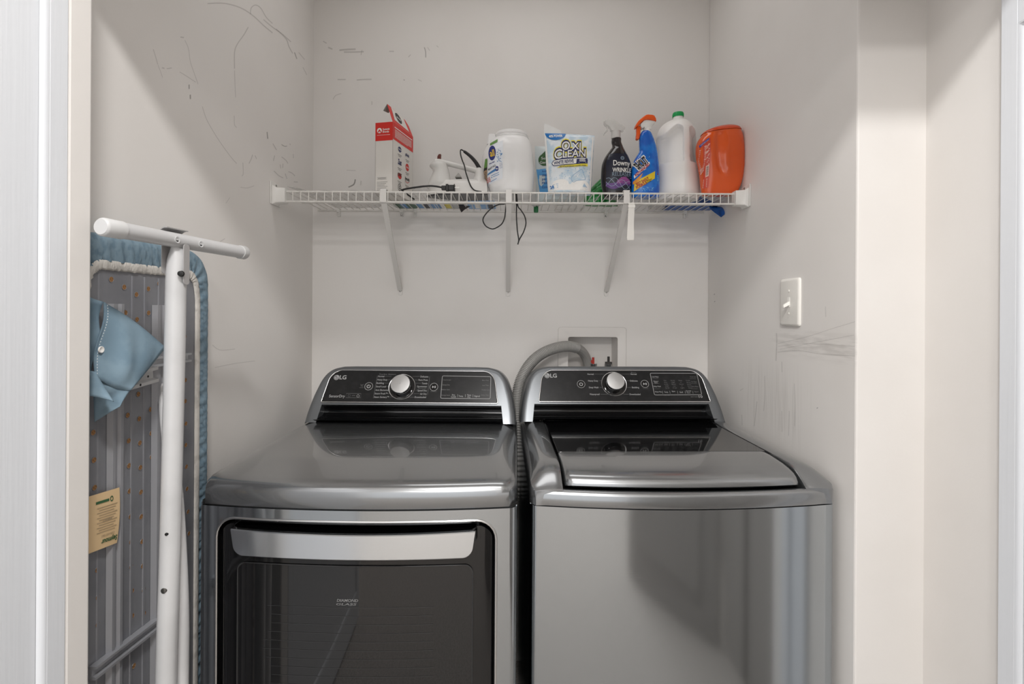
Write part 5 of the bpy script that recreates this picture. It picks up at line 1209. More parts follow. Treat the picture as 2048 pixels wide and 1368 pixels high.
obj('neck', MB().lathe([(rn * 1.04, c0[1] - .004), (rn, c0[1]), (rn * .96, c1[1] + .004)], 32, Matrix.Translation((c0[0], 0, 0)), False, True), M_jug, JG, smooth=50)
ct = gJ(322, 84)[1]; M_gcap = mat('green_cap_plastic', (20, 160, 84), .4)
b = MB(); cap_pts = [(rn * 1.02, c1[1])] + [(rn * 1.05, c1[1] + .0006), (rn * 1.05, ct - .004), (rn * 1.0, ct - .001), (rn * .8, ct), (.001, ct)]
b.lathe(cap_pts, 48, Matrix.Translation((c0[0], 0, 0)))
for i in range(30):
    a = 2 * math.pi * i / 30; b.box((c0[0] + rn * 1.05 * math.cos(a), rn * 1.05 * math.sin(a), (c1[1] + ct - .004) / 2), (.0012, .0012, ct - c1[1] - .007), Matrix.Rotation(a, 3, 'Z'))
obj('cap', b, M_gcap, JG, smooth=40)

# ---- orange pacs tub at the right end
YQ = 1.612; XQ = at(1437, 395, YQ).x
TQ = thing('orange_tub', 'glossy orange detergent tub with moulded grip at the right end of the shelf', 'tub', (XQ, YQ, D + .0004))
gQ = local_fm(XQ, YQ, k7)
rows = [(252, 800, 930, .62, 2.2), (262, 735, 985, .62, 2.3), (285, 665, 1030, .62, 2.4), (305, 625, 1048, .62, 2.5), (325, 606, 1056, .62, 2.6), (345, 596, 1062, .6, 2.6), (400, 566, 1080, .58, 2.7), (480, 548, 1092, .56, 2.8), (560, 545, 1098, .55, 2.8), (650, 552, 1101, .54, 2.8), (750, 572, 1100, .53, 2.8), (850, 586, 1090, .50, 2.7), (950, 592, 1072, .45, 2.6), (1040, 600, 1042, .40, 2.5), (1110, 615, 1010, .36, 2.4)]
QS = Shell(rebase(profile(XQ, YQ, rows, 0, 0, k7)), 6)
zs = gQ(0, 325)[1]
gx, gz = gQ(800, 600)
def grip(p):
    if p.y > 0: return p
    cxg = gx + .022 * (abs(p.z - gz) / .075) ** 2 * (1 if p.z < gz else .0) - .002
    fz = smoothstep(.080, .05, abs(p.z - gz - .004)); d = 0
    s = p.x - cxg
    d += .0085 * fz * math.exp(-((s + .012) / .011) ** 2)      # finger hollow
    d -= .0045 * fz * math.exp(-((s - .008) / .010) ** 2) * smoothstep(.06, .03, abs(p.z - gz + .02))
    d += .0045 * fz * smoothstep(.004, -.001, abs(s) - .0018)
    return p + Vector((0, d, 0))
def seam(p):         # lid seam tilts a little to the left
    return p
M_oran = mat('orange_gloss_plastic', (224, 86, 16), .2, coat=.35)
tilt_z = lambda p: Vector((p.x, p.y, p.z + .11 * (p.x) * smoothstep(zs - .05, zs, p.z)))
obj('tub_body', QS.mesh(120, True, True, lambda p: tilt_z(grip(p)), z1=zs), M_oran, TQ, smooth=60)
def lidf(p): return tilt_z(p) + Vector((0, 0, .0018))
LD = Shell([(r[0], r[1], r[2], r[3] * 1.012, r[4] * 1.02, r[5]) for r in QS.r if r[0] >= zs - .001], 1)
b = MB(); rgs = [LD.ring(r, 96) for r in LD.r]; under = [Vector((p.x * .985 + rgs[0][0].x * 0, p.y * .96, p.z)) for p in rgs[0]]
b.loft([[lidf(p) for p in rg] for rg in [under] + rgs], True, True, True)
obj('lid', b, mat('orange_lid_plastic', (212, 72, 20), .25, coat=.3), TQ, smooth=45)
f1, f2, f3 = QS.front(.0007), QS.front(.0011), QS.front(.0015); 
tz = lambda f: (lambda x, z_: tilt_z(f(x, z_)))
f1, f2, f3 = tz(f1), tz(f2), tz(f3); k_ = YQ / 990 / 5.948
lr, lb_, lw, lk = MB(), MB(), MB(), MB()
def qq(m, pts, fm): quad(m, gQ, pts, fm, 8)
qq(lr, [(575, 450), (655, 405), (660, 985), (612, 1000)], f1); qq(lb_, [(552, 495), (640, 412), (642, 440), (556, 525)], f2)
put(lw, 'detergent pacs', *gQ(598, 470), 14 * k_, f3, width=95 * k_, rot=R(40))
for i in range(15):
    y = 560 + i * 19
    x0_ = 556 + max(0, (y - 650)) * .17
    lw.ribbon([gQ(x0_, y), gQ(600, y - 38), gQ(648 - 8 * (i % 3), y - 66 - 4 * (i % 2))], (6 if i % 4 else 10) * k_, f2)
qq(lw, [(618, 745), (650, 728), (652, 858), (622, 872)], f2)
for i in range(9): lk.ribbon([gQ(625, 756 + i * 12), gQ(645, 748 + i * 12)], (4 + 3 * (i % 2)) * k_, f3)
for i in range(7): lw.ribbon([gQ(606, 900 + i * 14), gQ(640, 890 + i * 14)], (5 if i % 2 else 8) * k_, f2)
obj('label', [(lr, mat('label_red_orange', (206, 70, 44), .3)), (lb_, mat('label_royal_blue', (60, 76, 158), .35)), (lw, mat('label_pale_pink', (236, 190, 176), .4)), (lk, M_ink)], None, TQ, smooth=0)

# ---- blue plastic bag in the right back corner with a corner hanging below the deck
BG = thing('blue_bag', 'crumpled blue plastic bag behind the orange tub with one corner hanging below the shelf', 'bag', (.648, 1.79, D))
b = MB(); rnd = random.Random(11)
def bagf(u, v):
    x = -.09 + .18 * u; y = -.035 + .10 * v; e = math.sin(math.pi * u) * math.sin(math.pi * v)
    return Vector((x, y, .0025 + .038 * max(0, e) ** .6 + .006 * e * (math.sin(19 * u + 3 * v) + math.sin(14 * v - 9 * u))))
b.grid(bagf, frange(0, 1, 22), frange(0, 1, 16)); b.grid(lambda u, v: Vector((-.09 + .18 * u, -.035 + .10 * v, .0008)), frange(0, 1, 22), frange(0, 1, 16))
M_bbag = mat('blue_bag_film', (20, 92, 176), .35, var=((40, 40, 40), (14, 70, 140), .4, .7))
tipp = at(1441, 432, 1.735) - BG.location
A0, B0 = Vector((.060, -.030, .0025)), Vector((.092, .035, .0025))
def hang(u, v):
    base = A0 + (B0 - A0) * u; side_ = at(1410 + 62 * u, 406, 1.735) - BG.location
    tip = tipp + Vector((0.004 * (u - .5), .01 * (u - .5), 0)); 
    mid = side_ + Vector((0, .02 * math.sin(6 * u), -.004 + .006 * math.sin(9 * u)))
    p = base * (1 - v) ** 2 + mid * 2 * v * (1 - v) + tip * v * v
    return p + Vector((0, .006 * math.sin(8 * u + 3 * v) * v * (1 - v) * 4, 0))
c = MB(); c.grid(hang, frange(0, 1, 12), frange(0, 1, 10))
o1 = obj('bag_body', b, M_bbag, BG, smooth=60); o2 = obj('bag_corner', c, M_bbag, BG, smooth=60)
md = o2.modifiers.new('solid', 'SOLIDIFY'); md.thickness = .0012

# ---- white strap hooked over the front rail
ws = at(1262, 405, YF - .009)
ST = thing('white_strap', 'white plastic strap hanging from the front rail beside the right-hand brace', 'strap', (ws.x, ws.y, D))
b = MB(); ln_ = D - at(1260, 479, YF - .009).z
rings = [[Vector((w2 * s, y, z_)) for s, y in ((-1, -.0009), (1, -.0009), (1, .0009), (-1, .0009))] for w2, y, z_ in ()]
for t in frange(0, 1, 14):
    z_ = -.0395 - (ln_ - .0395) * t; w2 = .0098 + .0014 * smoothstep(.5, 1, t) - .0015 * smoothstep(.95, 1, t); y0_ = -.001 + .004 * math.sin(3 * t); x0_ = -.003 * t
    rings.append([Vector((x0_ - w2, y0_ - .001, z_)), Vector((x0_ + w2, y0_ - .001, z_)), Vector((x0_ + w2, y0_ + .001, z_)), Vector((x0_ - w2, y0_ + .001, z_))])
hk = [[Vector((-.0098, .009 + .009 * math.cos(R(a)), -.0385 + .007 * math.sin(R(a)))), Vector((.0098, .009 + .009 * math.cos(R(a)), -.0385 + .007 * math.sin(R(a)))), Vector((.0098, .009 + .0075 * math.cos(R(a)), -.0385 + .0055 * math.sin(R(a)))), Vector((-.0098, .009 + .0075 * math.cos(R(a)), -.0385 + .0055 * math.sin(R(a))))] for a in range(0, 181, 15)]
b.loft(rings, True, True, True); b.loft(hk, True, True, True); obj('strap_band', b, M_plate, ST, smooth=40)
b = MB().bb(-.0105, .0105, -.0018, .019, -.046, -.0355); 
obj('strap_buckle', MB().loft([[Vector((x, -.003 + q, z_)) for x, z_ in rrect(-.0108, .0108, -.050, -.041, .002, 3)] for q in (0, .006)], True, True, True), M_plate, ST, smooth=30)

# ---- flat packs lying at the back of the shelf, seen from below through the wires
def flatpack(name, lab, px0, px1, y0, y1, h, m, cat='pack', extra=None, rz=0):
    xa, xb = at(px0, 415, (y0 + y1) / 2).x, at(px1, 415, (y0 + y1) / 2).x
    t = thing(name, lab, cat, ((xa + xb) / 2, (y0 + y1) / 2, D + .0006), rz)
    hw_, hd_ = (xb - xa) / 2, (y1 - y0) / 2; b = MB()
    b.loft([[Vector((x, y, z_ + (.0012 * math.sin(40 * x + 30 * y) if 0 < i < 4 else 0))) for x, y in rrect(-hw_ + d, hw_ - d, -hd_ + d, hd_ - d, .006, 5)] for i, (z_, d) in enumerate(((0, .004), (.002, .0005), (h * .5, 0), (h * .8, .003), (h, .010)))], True, True, True)
    obj('wrapper', b, m, t, smooth=50)
    if extra: obj('print', extra(hw_, hd_), None, t, smooth=0, kind='stuff')
    return t
def stripes(cols, z_=-.0002):
    def f(hw_, hd_):
        out = []; n = len(cols)
        for i, c in enumerate(cols):
            if c is None: continue
            b = MB(); x0_ = -hw_ * .92 + 1.84 * hw_ * i / n; b.bb(x0_, x0_ + 1.84 * hw_ / n * .86, -hd_ * .8, hd_ * .75, z_, z_ + .0002); out.append((b, c))
        return out
    return f
M_fg = mat('pack_dark_green', (22, 84, 52), .35); M_fb = mat('pack_steel_blue', (86, 142, 196), .4); M_fy = mat('pack_yellow', (224, 208, 70), .4); M_fgr = mat('pack_silver', (188, 190, 190), .4); M_fl = mat('pack_light_blue', (140, 182, 226), .45); M_fd = mat('pack_ink', (58, 62, 74), .5)
flatpack('flat_packet', 'dark green flat packet on the shelf behind the carton', 787, 829, 1.745, 1.855, .012, M_fg, extra=stripes((None, M_fb, None)))
flatpack('flat_packet', 'blue and white printed flat packet on the shelf below the iron nose', 832, 884, 1.745, 1.857, .014, M_whitep, extra=stripes((M_fb, M_fd, M_fb, M_fb)))
flatpack('flat_packet', 'silver flat packet with yellow print on the shelf below the iron', 887, 931, 1.740, 1.855, .013, M_fgr, extra=stripes((M_fy, None, M_fd)))
flatpack('flat_packet', 'light blue flat packet on the shelf between iron and white tub', 934, 990, 1.742, 1.857, .010, M_fl, extra=stripes((None, M_whitep, None, M_fd)))
flatpack('white_sachet_pack', 'lumpy white pack at the back of the shelf below the whitener pouch', 1112, 1168, 1.790, 1.862, .022, M_whitep)
cz = at(1071, 424, 1.80)
GC = thing('green_bottle', 'small green capped bottle poking down through the shelf beside the middle brace', 'bottle', (cz.x, 1.80, D + .0005), 0)
b = MB().lathe([(.001, -.022), (.007, -.022), (.0085, -.018), (.0085, -.001), (.0065, 0)], 24); obj('cap', b, mat('cap_green', (14, 108, 58), .35), GC, smooth=45)
b = MB().lathe([(.0095, .0003), (.016, .004), (.019, .012), (.019, .040), (.014, .048), (.001, .05)], 28, cap0=True); obj('bottle_body', b, mat('bottle_white_grey', (206, 206, 204), .4), GC, smooth=50)
tw = at(926, 432, 1.80); TG = thing('dark_tag', 'dark triangular card corner poking down through the wires below the iron', 'card', (tw.x, 1.80, D))
b = MB(); b.prism([(-.020, .002), (.028, .002), (.004, -.012), (-.008, -.0225)], lambda u, v, q: Vector((u, q, v)), .0012); obj('card', b, mat('card_charcoal', (58, 54, 54), .6), TG, smooth=0)
# ---- clear film on the left end of the shelf and a clear bag next to the iron
M_film = mat('clear_film', (214, 212, 209), .25, alpha=.38)
LN = thing('plastic_sheet', 'thin clear plastic sheet lying on the empty left end of the shelf', 'sheet', (-.56, 1.72, D))
def lf(u, v):
    x = -.165 + .295 * u; y = -.13 + .27 * v
    return Vector((x, y, .002 + .024 * max(0, .22 - u) / .22 * (.6 + .4 * v) + .003 * math.sin(11 * u + 4 * v) ** 2 + .014 * smoothstep(.70, .85, u) * smoothstep(1, .85, u) * smoothstep(.4, .8, v)))
b = MB(); b.grid(lf, frange(0, 1, 30), frange(0, 1, 14)); o = obj('sheet', b, M_film, LN, smooth=60); md = o.modifiers.new('solid', 'SOLIDIFY'); md.thickness = .0005
CBg = thing('clear_bag', 'crumpled clear plastic bag between the red carton and the iron', 'bag', (at(845, 385, 1.745).x, 1.755, D + .0005))
rnd = random.Random(4); b = MB()
SHc = [(0, .050, .040), (.006, .056, .045), (.022, .052, .044), (.04, .040, .035), (.056, .024, .02), (.062, .010, .008)]
b.loft([[Vector((rx2 * math.cos(a) * (1 + .10 * math.sin(5 * a + 40 * z_) + .06 * math.sin(11 * a)), ry2 * math.sin(a) * (1 + .10 * math.sin(4 * a + 20 * z_)), z_)) for a in [2 * math.pi * k / 40 for k in range(40)]] for z_, rx2, ry2 in SHc], True, True, True)
obj('bag_film', b, mat('clear_bag_film', (206, 204, 201), .22, alpha=.4), CBg, smooth=60)
CB2 = thing('clear_bag', 'clear plastic bag puffed up behind the blue spray bottle and the jug', 'bag', (at(1316, 385, 1.80).x, 1.815, D + .0005))
b = MB(); SHc = [(0, .030, .030), (.02, .033, .034), (.08, .036, .038), (.15, .038, .038), (.19, .034, .03), (.215, .018, .016), (.222, .006, .006)]
b.loft([[Vector((rx2 * math.cos(a) * (1 + .08 * math.sin(5 * a + 30 * z_)) , ry2 * math.sin(a) * (1 + .08 * math.sin(4 * a + 20 * z_)), z_)) for a in [2 * math.pi * k / 36 for k in range(36)]] for z_, rx2, ry2 in SHc], True, True, True)
obj('bag_film', b, MATS['clear_bag_film'], CB2, smooth=60)
# ------------------------------------------------------------------ ironing board standing in the left corner
XU = -.717           # plane of the metal underside
YN, YFAR, ZT = .786, 1.168, H + .128
IB = thing('ironing_board', 'folded ironing board with blue cover and white legs, standing against the left wall', 'ironing board', (-.73, .99, 0))
O_ = IB.location
il = lambda p: Vector(p) - O_
M_cover = mat('blue_cotton_cover', (122, 144, 158), .8, bump=((30, 75, 26), .8, 4), var=((60, 90, 60), (102, 126, 142), .42, .66))
M_felt = mat('white_elastic_edging', (206, 202, 196), .85, bump=((60, 300, 120), .7, 3), var=((40, 40, 40), (184, 180, 174), .45, .7))
M_pan = mat('grey_enamel_steel', (138, 139, 144), .42, metal=.25, var=((9, 9, 9), (124, 125, 131), .42, .7))
M_rib = mat('rib_grey_steel', (158, 159, 164), .42, metal=.3)
M_hole = mat('hole_wood_pad', (152, 112, 70), .8, var=((300, 300, 300), (112, 78, 46), .4, .7))
M_leg = mat('white_enamel_tube', (201, 201, 202), .3, var=((8, 8, 8), (190, 190, 191), .4, .7))
M_chan = mat('channel_steel', (176, 178, 182), .38, metal=.4)
def bout(ins, r, n=10, zb=.06):      # board outline in (y,z), tail squared with rounded corners
    a = rrect(YN + ins, YFAR - ins, zb, ZT - ins, [r, r, .004, .004], n); return a
# base panel
b = MB(); b.loft([[il((XU - q, y, z)) for y, z in bout(.012, .07)] for q in (0, .018)], True, True, True)
PAN = obj('metal_deck', b, M_pan, IB, smooth=35)
# cover: wraps the edge, gathers on the underside
def wrap(seg):
    pass
n = 22; rr = []
def densify(poly, step=.006):
    out = []; m = len(poly)
    for i in range(m):
        a, c = Vector(poly[i]), Vector(poly[(i + 1) % m]); k = max(1, int((c - a).length / step))
        for j in range(k): out.append(a + (c - a) * j / k)
    return out
base = densify(bout(0, .075, 14)); m = len(base); ctr2 = Vector(((YN + YFAR) / 2, .75))
def inward(i):
    t = (base[(i + 2) % m] - base[i - 2]).normalized(); return Vector((-t.y, t.x))
rings = []
gath = lambda i, a: math.sin(i * 1.9 + 2.3 * math.sin(i * .31)) * a
prof = [(.05, -.0345), (.012, -.0355), (.003, -.034), (-.0005, -.028), (-.0012, -.018), (-.0005, -.006), (.003, .0015), (.010, .0045), (.020, .0048), (.030, .0040), (.038, .0032)]
def wfac(i):      # the wrap is deeper over the top end
    z = base[i].y; return 1 + .28 * smoothstep(ZT - .12, ZT - .03, z)
for k, (ins, dx) in enumerate(prof):
    rg = []
    for i in range(m):
        p = base[i] + inward(i) * ins * (wfac(i) if k > 5 else 1) ; w = gath(i + .55 * k, .0004 + .0026 * smoothstep(6, 9, k))
        rg.append(il((max(XL + .003, XU + dx + w), p.x, p.y)))
    rings.append(rg)
b = MB(); b.loft(rings, True, True, False); COV = obj('cover', b, M_cover, IB, smooth=70)
rings = []
for k, (ins, dx) in enumerate(((.036, .0036), (.0372, .0050), (.042, .0050), (.047, .0046), (.0495, .003), (.0495, .0006))):
    rg = []
    for i in range(m):
        tight = smoothstep(ZT - .24, ZT - .10, base[i].y)
        w = math.sin(i * 2.1 + 1.7 * math.sin(i * .4)) * .0013 * (.25 + .75 * tight) if 0 < k < 5 else 0
        p = base[i] + inward(i) * (ins * wfac(i) + w * .8); rg.append(il((XU + dx + w * .6, p.x, p.y)))
    rings.append(rg)
b = MB(); b.loft(rings, True); obj('elastic_edging', b, M_felt, COV, smooth=60)
# ribs, channels
def ux(px, py, off=0.0): return on_x(px, py, XU + off)
def vrib(pxa, pxb, ptop, pbot, h, m_):
    ya, yb = ux(pxa, 760).y, ux(pxb, 760).y; zt = ux((pxa + pxb) / 2, ptop).z; zb = .35 if pbot is None else ux((pxa + pxb) / 2, pbot).z
    d = (yb - ya); b = MB()
    pr = [(0, .0006), (.18, h), (.34, h), (.42, h * .35), (.58, h * .35), (.66, h), (.82, h), (1, .0006)]
    b.loft([[il((XU + q, ya + d * t, z)) for t, q in pr] for z in (zb, zt)], False); b.add([il((XU + q, ya + d * t, zt)) for t, q in pr], [tuple(range(8))])
    return obj('stiffening_rib', b, m_, PAN, smooth=0)
vrib(214, 247, 612, None, .007, M_rib); vrib(303, 336, 614, None, .007, M_rib)
for px in (199, 265, 290, 318, 350): 
    y = ux(px, 760).y; b = MB(); b.loft([[il((XU + q, y + d, z)) for d, q in ((-.004, 0), (-.0025, .0016), (.0025, .0016), (.004, 0))] for z in (.07, ZT - .07)], False); obj('pressed_line', b, M_pan, PAN, smooth=0)
def hbar(p0, p1, wz, h, m_, nm, par, lab=None):
    a, c = on_x(*p0, XU + h), on_x(*p1, XU + h); d = (c - a).normalized(); b = MB(); nv = Vector((0, -d.z, d.y))
    pr = [(-.5, -h + .0006), (-.5, 0), (-.30, 0), (-.24, -h * .5), (.24, -h * .5), (.30, 0), (.5, 0), (.5, -h + .0006)]
    b.loft([[il(q + nv * wz * t + Vector((x, 0, 0))) for t, x in pr] for q in (a, c)], True, True, True); return obj(nm, b, m_, par, smooth=0, label=lab)
hbar((262, 736), (384, 718), .019, .016, M_chan, 'cross_channel', PAN)
wb_ = hbar((262, 768), (318, 752), .030, .022, M_leg, 'hinge_bracket', IB)
for px, py in ((281, 751), (282, 774), (297, 757)):
    p = on_x(px, py, XU + .0222); obj('rivet_hole', MB().lathe([(.0024, 0), (.0001, .0003)], 10, Matrix.Translation(il(p)) @ Matrix.Rotation(R(90), 4, 'Y')), M_dark, wb_, smooth=0)
lb = hbar((196, 1352), (322, 1252), .022, .014, M_rib, 'lower_channel', PAN)
# ventilation holes
cr6 = lambda x, y: (160 + x / 2.85, 420 + y / 2.85); cr7 = lambda x, y: (160 + x / 2.803, 880 + y / 2.803)
HL = [cr6(*p) for p in ((248, 302), (388, 320), (318, 352), (176, 408), (448, 430), (250, 452), (388, 461), (320, 494), (258, 598), (390, 598), (324, 636), (394, 738), (334, 1062), (404, 1148), (274, 1182), (340, 1202), (78, 1282), (408, 1284), (280, 1328), (344, 1340), (602, 980), (602, 1100), (606, 1228), (606, 1350), (598, 732))]
HL += [cr7(*p) for p in ((82, 126), (86, 280), (404, 106), (278, 156), (342, 166), (410, 240), (282, 298), (346, 304), (414, 374), (288, 440), (348, 442), (418, 506), (292, 580), (354, 580), (424, 638), (294, 720), (358, 716), (428, 770), (300, 860), (364, 850), (430, 904), (302, 1000), (368, 986), (104, 740), (108, 892), (108, 1044), (312, 1278), (600, 160), (604, 284), (610, 412), (616, 534))]
h0 = None
for i, (px, py) in enumerate(HL):
    p = il(ux(px, py))
    mt = M_hole
    if h0 is None:
        bd1 = MB().lathe([(.0056, .0004), (.0054, .0009), (.0050, .0009), (.0046, .0005)], 16, Matrix.Rotation(R(90), 4, 'Y')); bd2 = MB().lathe([(.0051, .0006), (.0001, .0006)], 16, Matrix.Rotation(R(90), 4, 'Y'))
        h0 = obj('vent_hole', [(bd1, M_pan), (bd2, M_hole)], None, PAN, smooth=40); o = h0
    else: o = h0.copy(); COL.objects.link(o); o.parent = PAN
    o.location = p
# legs: the T bar at the top and two long tubes
A, Bq = at(205, 458.5, .755), at(487, 508.5, 1.075)
d = (Bq - A).normalized(); b = MB(); b.tube([il(A), il(Bq)], .0132, 20); tb = obj('foot_bar', b, M_leg, IB, smooth=50)
for s, e, dd in ((A, A + d * .030, -1), (Bq, Bq - d * .014, 1)):
    q = (e - s).normalized(); b = MB(); b.tube([il(s - q * .004), il(s - q * .002), il(s), il(e)], [.0118, .0136, .0145, .0145], 20); obj('end_cap', b, mat('cap_white', (198, 198, 198), .4), tb, smooth=45)
side = Vector((d.y, -d.x, 0))
for px in (341, 389):
    r = ray(px, 490); Yh = (A.x - d.x / d.y * A.y) / (r.x - d.x / d.y); p = A + d * ((Yh - A.y) / d.y); nrm = side if side.x > 0 else -side
    c = il(p + nrm * .0125 + Vector((0, 0, -.001))); M4 = Matrix.Translation(c) @ nrm.to_track_quat('Z', 'Y').to_matrix().to_4x4()
    obj('rivet_hole', MB().lathe([(.0062, -.001), (.0058, .0012), (.0036, .0008), (.0034, -.001)], 18, M4), M_leg, tb, smooth=50); obj('rivet_hole', MB().lathe([(.0034, .0004), (.0001, .0004)], 14, M4), M_dark, tb, smooth=0)
def legtube(nm, pts, rad, fl=False, thin=False):
    P = spline([il(at(*p)) for p in pts], 10); b = MB(); n = 20; rings = []
    for i, p in enumerate(P):
        t = i / (len(P) - 1); f = smoothstep(.10, .0, t) if fl else 0
        if thin: rad = .0060 + .0070 * smoothstep(.18, .46, t)
        rings.append([p + Vector((rad * (1 - .45 * f) * math.cos(a), rad * (1 + .12 * f) * math.sin(a), 0)) for a in [2 * math.pi * k / n for k in range(n)]])
    b.loft(rings, True, True, True); return obj(nm, b, M_leg, IB, smooth=60)
l1 = legtube('leg', [(358, 498, .905), (352, 560, .90), (350, 700, .90), (346.5, 900, .90), (342, 1130, .90), (336, 1368, .90), (334, 1700, .90)], .0165, True)
l2 = legtube('leg', [(318, 742, 1.02), (322, 770, 1.015), (328, 830, .99), (340, 900, .96), (353, 1000, .945), (362, 1140, .93), (366, 1250, .93), (366, 1368, .93), (366, 1680, .93)], .0130, thin=True)
# clamp plate that joins the T bar to the leg
b = MB()
for (px, m2) in ((338, 0), (376, 0)):
    pass
p0 = at(352, 478, .893)
nrm_ = side if side.x > 0 else -side; bk = Vector((0, 0, 1)); rings = []
for q in (-.024, .024):
    c = p0 + d * q; rings.append([il(c + (nrm_ * math.cos(R(a)) + bk * math.sin(R(a))) * rr_) for rr_, seq in ((.0134, range(78, 215, 12)), (.0152, range(210, 77, -12))) for a in seq])
b.loft(rings, True, True, True)
for (sx, w0, z0, z1) in ((-.020, .016, -.066, -.012), (.0135, .008, -.085, -.012)):
    b.loft([[il((p0.x + sx + q, p0.y + .006 + y, p0.z + z)) for y, z in rrect(-w0, w0, z0, z1, .006, 3)] for q in (0, .0015)], True, True, True)
obj('leg_clamp', b, mat('clamp_grey_steel', (176, 174, 174), .45, metal=.2), IB, smooth=35)
for px, py, lg, dark in ((361, 551, l1, 1), (331, 1185, l1, 0), (336, 1072, l1, 2)):
    Y = .90; p = at(px, py, Y - .0155); dirn = Vector((.25, -1, 0)).normalized() if px > 340 else Vector((-.1, -1, 0)).normalized()
    M4 = Matrix.Translation(il(p)) @ dirn.to_track_quat('Z', 'Y').to_matrix().to_4x4()
    b = MB().lathe([(.0055 if dark < 2 else .003, -.003), (.0048 if dark < 2 else .0026, .0018), (.003 if dark < 2 else .0016, .0024), (.0002, .0026)], 16, M4); obj('bolt', b, M_screw if dark == 0 else M_dark, lg, smooth=50)
# curved handle strip of the second leg bracket near the channel
# paper label, fixed upside down
Yl = .0006; pts = [(178, 997), (213, 986), (241, 979), (238, 1040), (236, 1090), (212, 1101), (180, 1114)]
b = MB(); pa, pb_, pc_, pd = [on_x(*q, XU + .010) for q in ((176, 999), (241, 979), (236, 1090), (176, 1114))]
def lab_(u, v, off=0.0): 
    p = (pa * (1 - u) + pb_ * u) * (1 - v) + (pd * (1 - u) + pc_ * u) * v; return il(p + Vector((off + .003 * math.sin(3 * v) * u, 0, 0)))
b.grid(lab_, frange(0, 1, 8), frange(0, 1, 8)); c = MB(); e = MB()
fmu = lambda x, y: lab_(1 - x, y, .0008)       # upside-down: x runs right to left, y upwards is down the board
# lettering is rotated by 180 degrees
put(c, 'Seymour', .30, .885, .085, fmu, width=.52, bold=.03, align='C', rot=0)
for i in range(11): e.ribbon([(.10 + .05 * (i % 3), .26 + i * .044), (.72 - .06 * (i % 2), .26 + i * .044)], .012, fmu)
put(e, 'CONVERTIBLE', .36, .775, .04, fmu, width=.42); put(e, 'WARRANTY', .4, .50, .05, fmu, width=.3, bold=.03)
c.ribbon([(.35, .16), (.75, .16)], .045, fmu); ring2(c, .27, .155, .03, .05, fmu)
lo_ = obj('paper_label', [(b, mat('kraft_label', (226, 196, 152), .7)), (c, mat('label_print_green', (52, 96, 60), .6)), (e, mat('label_print_grey', (168, 148, 120), .7))], None, IB, smooth=40)

# ---- blue cloth pouch with a button, hanging in front of the board
BP = thing('cloth_pouch', 'light blue cotton pouch with a white button, hanging over the ironing board legs', 'pouch', (-.66, .83, H))
bl_ = lambda p: Vector(p) - BP.location
M_cloth = mat('blue_cotton_cloth', (126, 149, 164), .85, bump=((28, 40, 34), .5, 3), var=((26, 26, 26), (112, 136, 152), .4, .66))
px_poly = {
 'tl': (178, 593), 'tr': (206, 609), 'tip': (331, 699), 'r1': (284, 738), 'r2': (262, 785), 'r3': (243, 815), 'bot': (194, 849), 'bl': (172, 815), 'pt': (227, 807), 'hem': (186, 758), 'l': (172, 700)}
def W(k, X): return on_x(*px_poly[k], X)
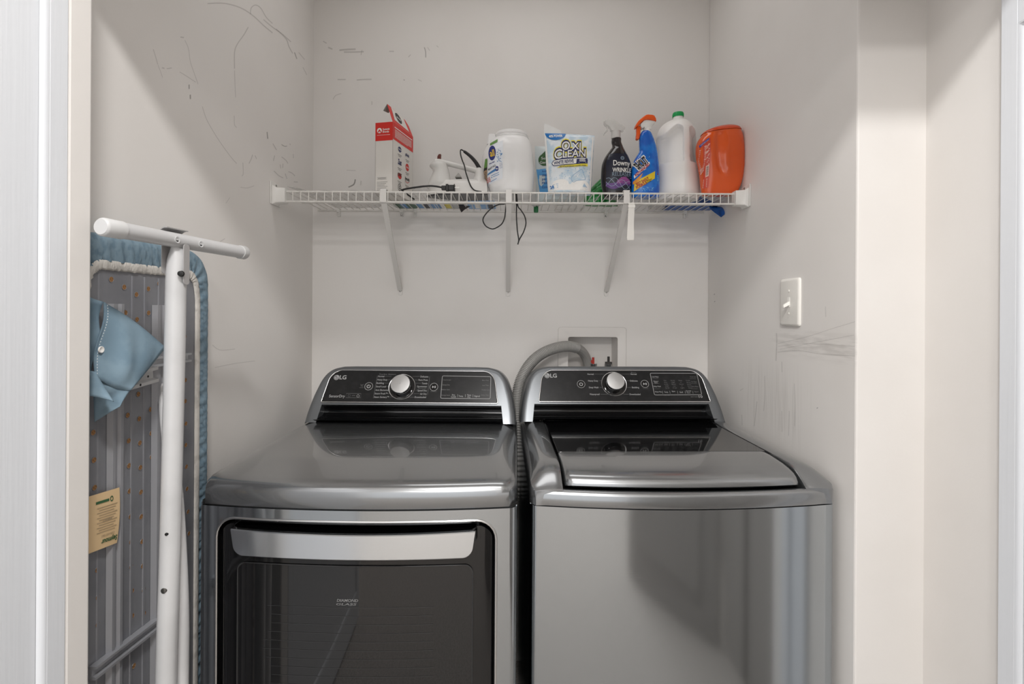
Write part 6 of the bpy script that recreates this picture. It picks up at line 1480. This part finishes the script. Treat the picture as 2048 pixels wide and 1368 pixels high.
# outer leaf: from the hem line to the tip
def bil(P, u, v): return (P[0] * (1 - u) + P[1] * u) * (1 - v) + (P[3] * (1 - u) + P[2] * u) * v
XA_, XB_ = -.692, -.664
leaf = [on_x(206, 609, XA_), on_x(331, 699, XB_), on_x(262, 785, XB_ - .004), on_x(186, 758, XA_)]
def leaff(u, v):
    p = bil(leaf, u, v); e = math.sin(math.pi * u) * math.sin(math.pi * v)
    r = Vector((.014 * e + .004 * math.sin(7 * v + 3 * u) * (1 - u) + .003 * math.sin(11 * u - 5 * v) * e, 0, -.006 * math.sin(math.pi * u) * (v > .5) * (2 * v - 1) + .004 * math.sin(math.pi * u) * (1 - v)))
    return bl_(p + r)
low = [on_x(186, 756, XA_ - .001), on_x(262, 784, XB_ - .005), on_x(240, 817, XB_ - .006), on_x(190, 849, XA_ - .012)]
def lowf(u, v):
    p = bil(low, u, v); e = math.sin(math.pi * u) * math.sin(math.pi * min(1, v)); return bl_(p + Vector((.010 * e * (1 - v) + .006 * math.sin(5 * u + 4 * v) * e, 0, 0)))
back = [on_x(176, 590, XA_ - .008), on_x(207, 608, XA_ - .004), on_x(186, 760, XA_ - .004), on_x(172, 820, XA_ - .008)]
def backf(u, v):
    p = bil(back, u, v); return bl_(p + Vector((-.010 * math.sin(math.pi * u) - .004 * math.sin(9 * v), 0, 0)))
flap = [on_x(176, 745, XA_ + .002), on_x(190, 752, XA_ + .004), on_x(228, 808, XB_ + .006), on_x(172, 795, XA_ + .002)]
def flapf(u, v):
    p = bil(flap, u, v); return bl_(p + Vector((.006 * math.sin(math.pi * u), 0, 0)))
for nm, fn, nu, nv in (('pouch_front', leaff, 20, 16), ('pouch_bottom', lowf, 16, 12), ('pouch_back', backf, 10, 18), ('pouch_flap', flapf, 10, 10)):
    b = MB().grid(fn, frange(0, 1, nu), frange(0, 1, nv)); o = obj(nm, b, M_cloth, BP, smooth=70); md = o.modifiers.new('solid', 'SOLIDIFY'); md.thickness = .0014
    if nm == 'pouch_front': PF = o
b = MB(); b.tube([leaff(.004, t) + Vector((.002, 0, 0)) for t in frange(0, 1, 24)], .0016, 6); obj('hem', b, M_cloth, PF, smooth=60)
b = MB()
for t in range(26):
    q = (t + .5) / 26; a_, c_2 = leaff(.045, q - .009), leaff(.045, q + .009); b.tube([a_ + Vector((.0014, 0, 0)), c_2 + Vector((.0014, 0, 0))], .0005, 5)
obj('stitching', b, M_whitep, PF, smooth=0, kind='stuff')
pb2 = leaff(.06, .62) + Vector((.0045, -.001, 0))
b = MB().lathe([(.0001, .0004), (.0028, .0006), (.0036, .0014), (.0052, .0016), (.0058, .0008), (.0056, -.0006), (.0001, -.0006)], 22, Matrix.Translation(pb2) @ Matrix.Rotation(R(90), 4, 'Y')); obj('button', b, M_whitep, PF, smooth=50)
_fo.hide_render = True
bpy.data.objects.remove(_fo)
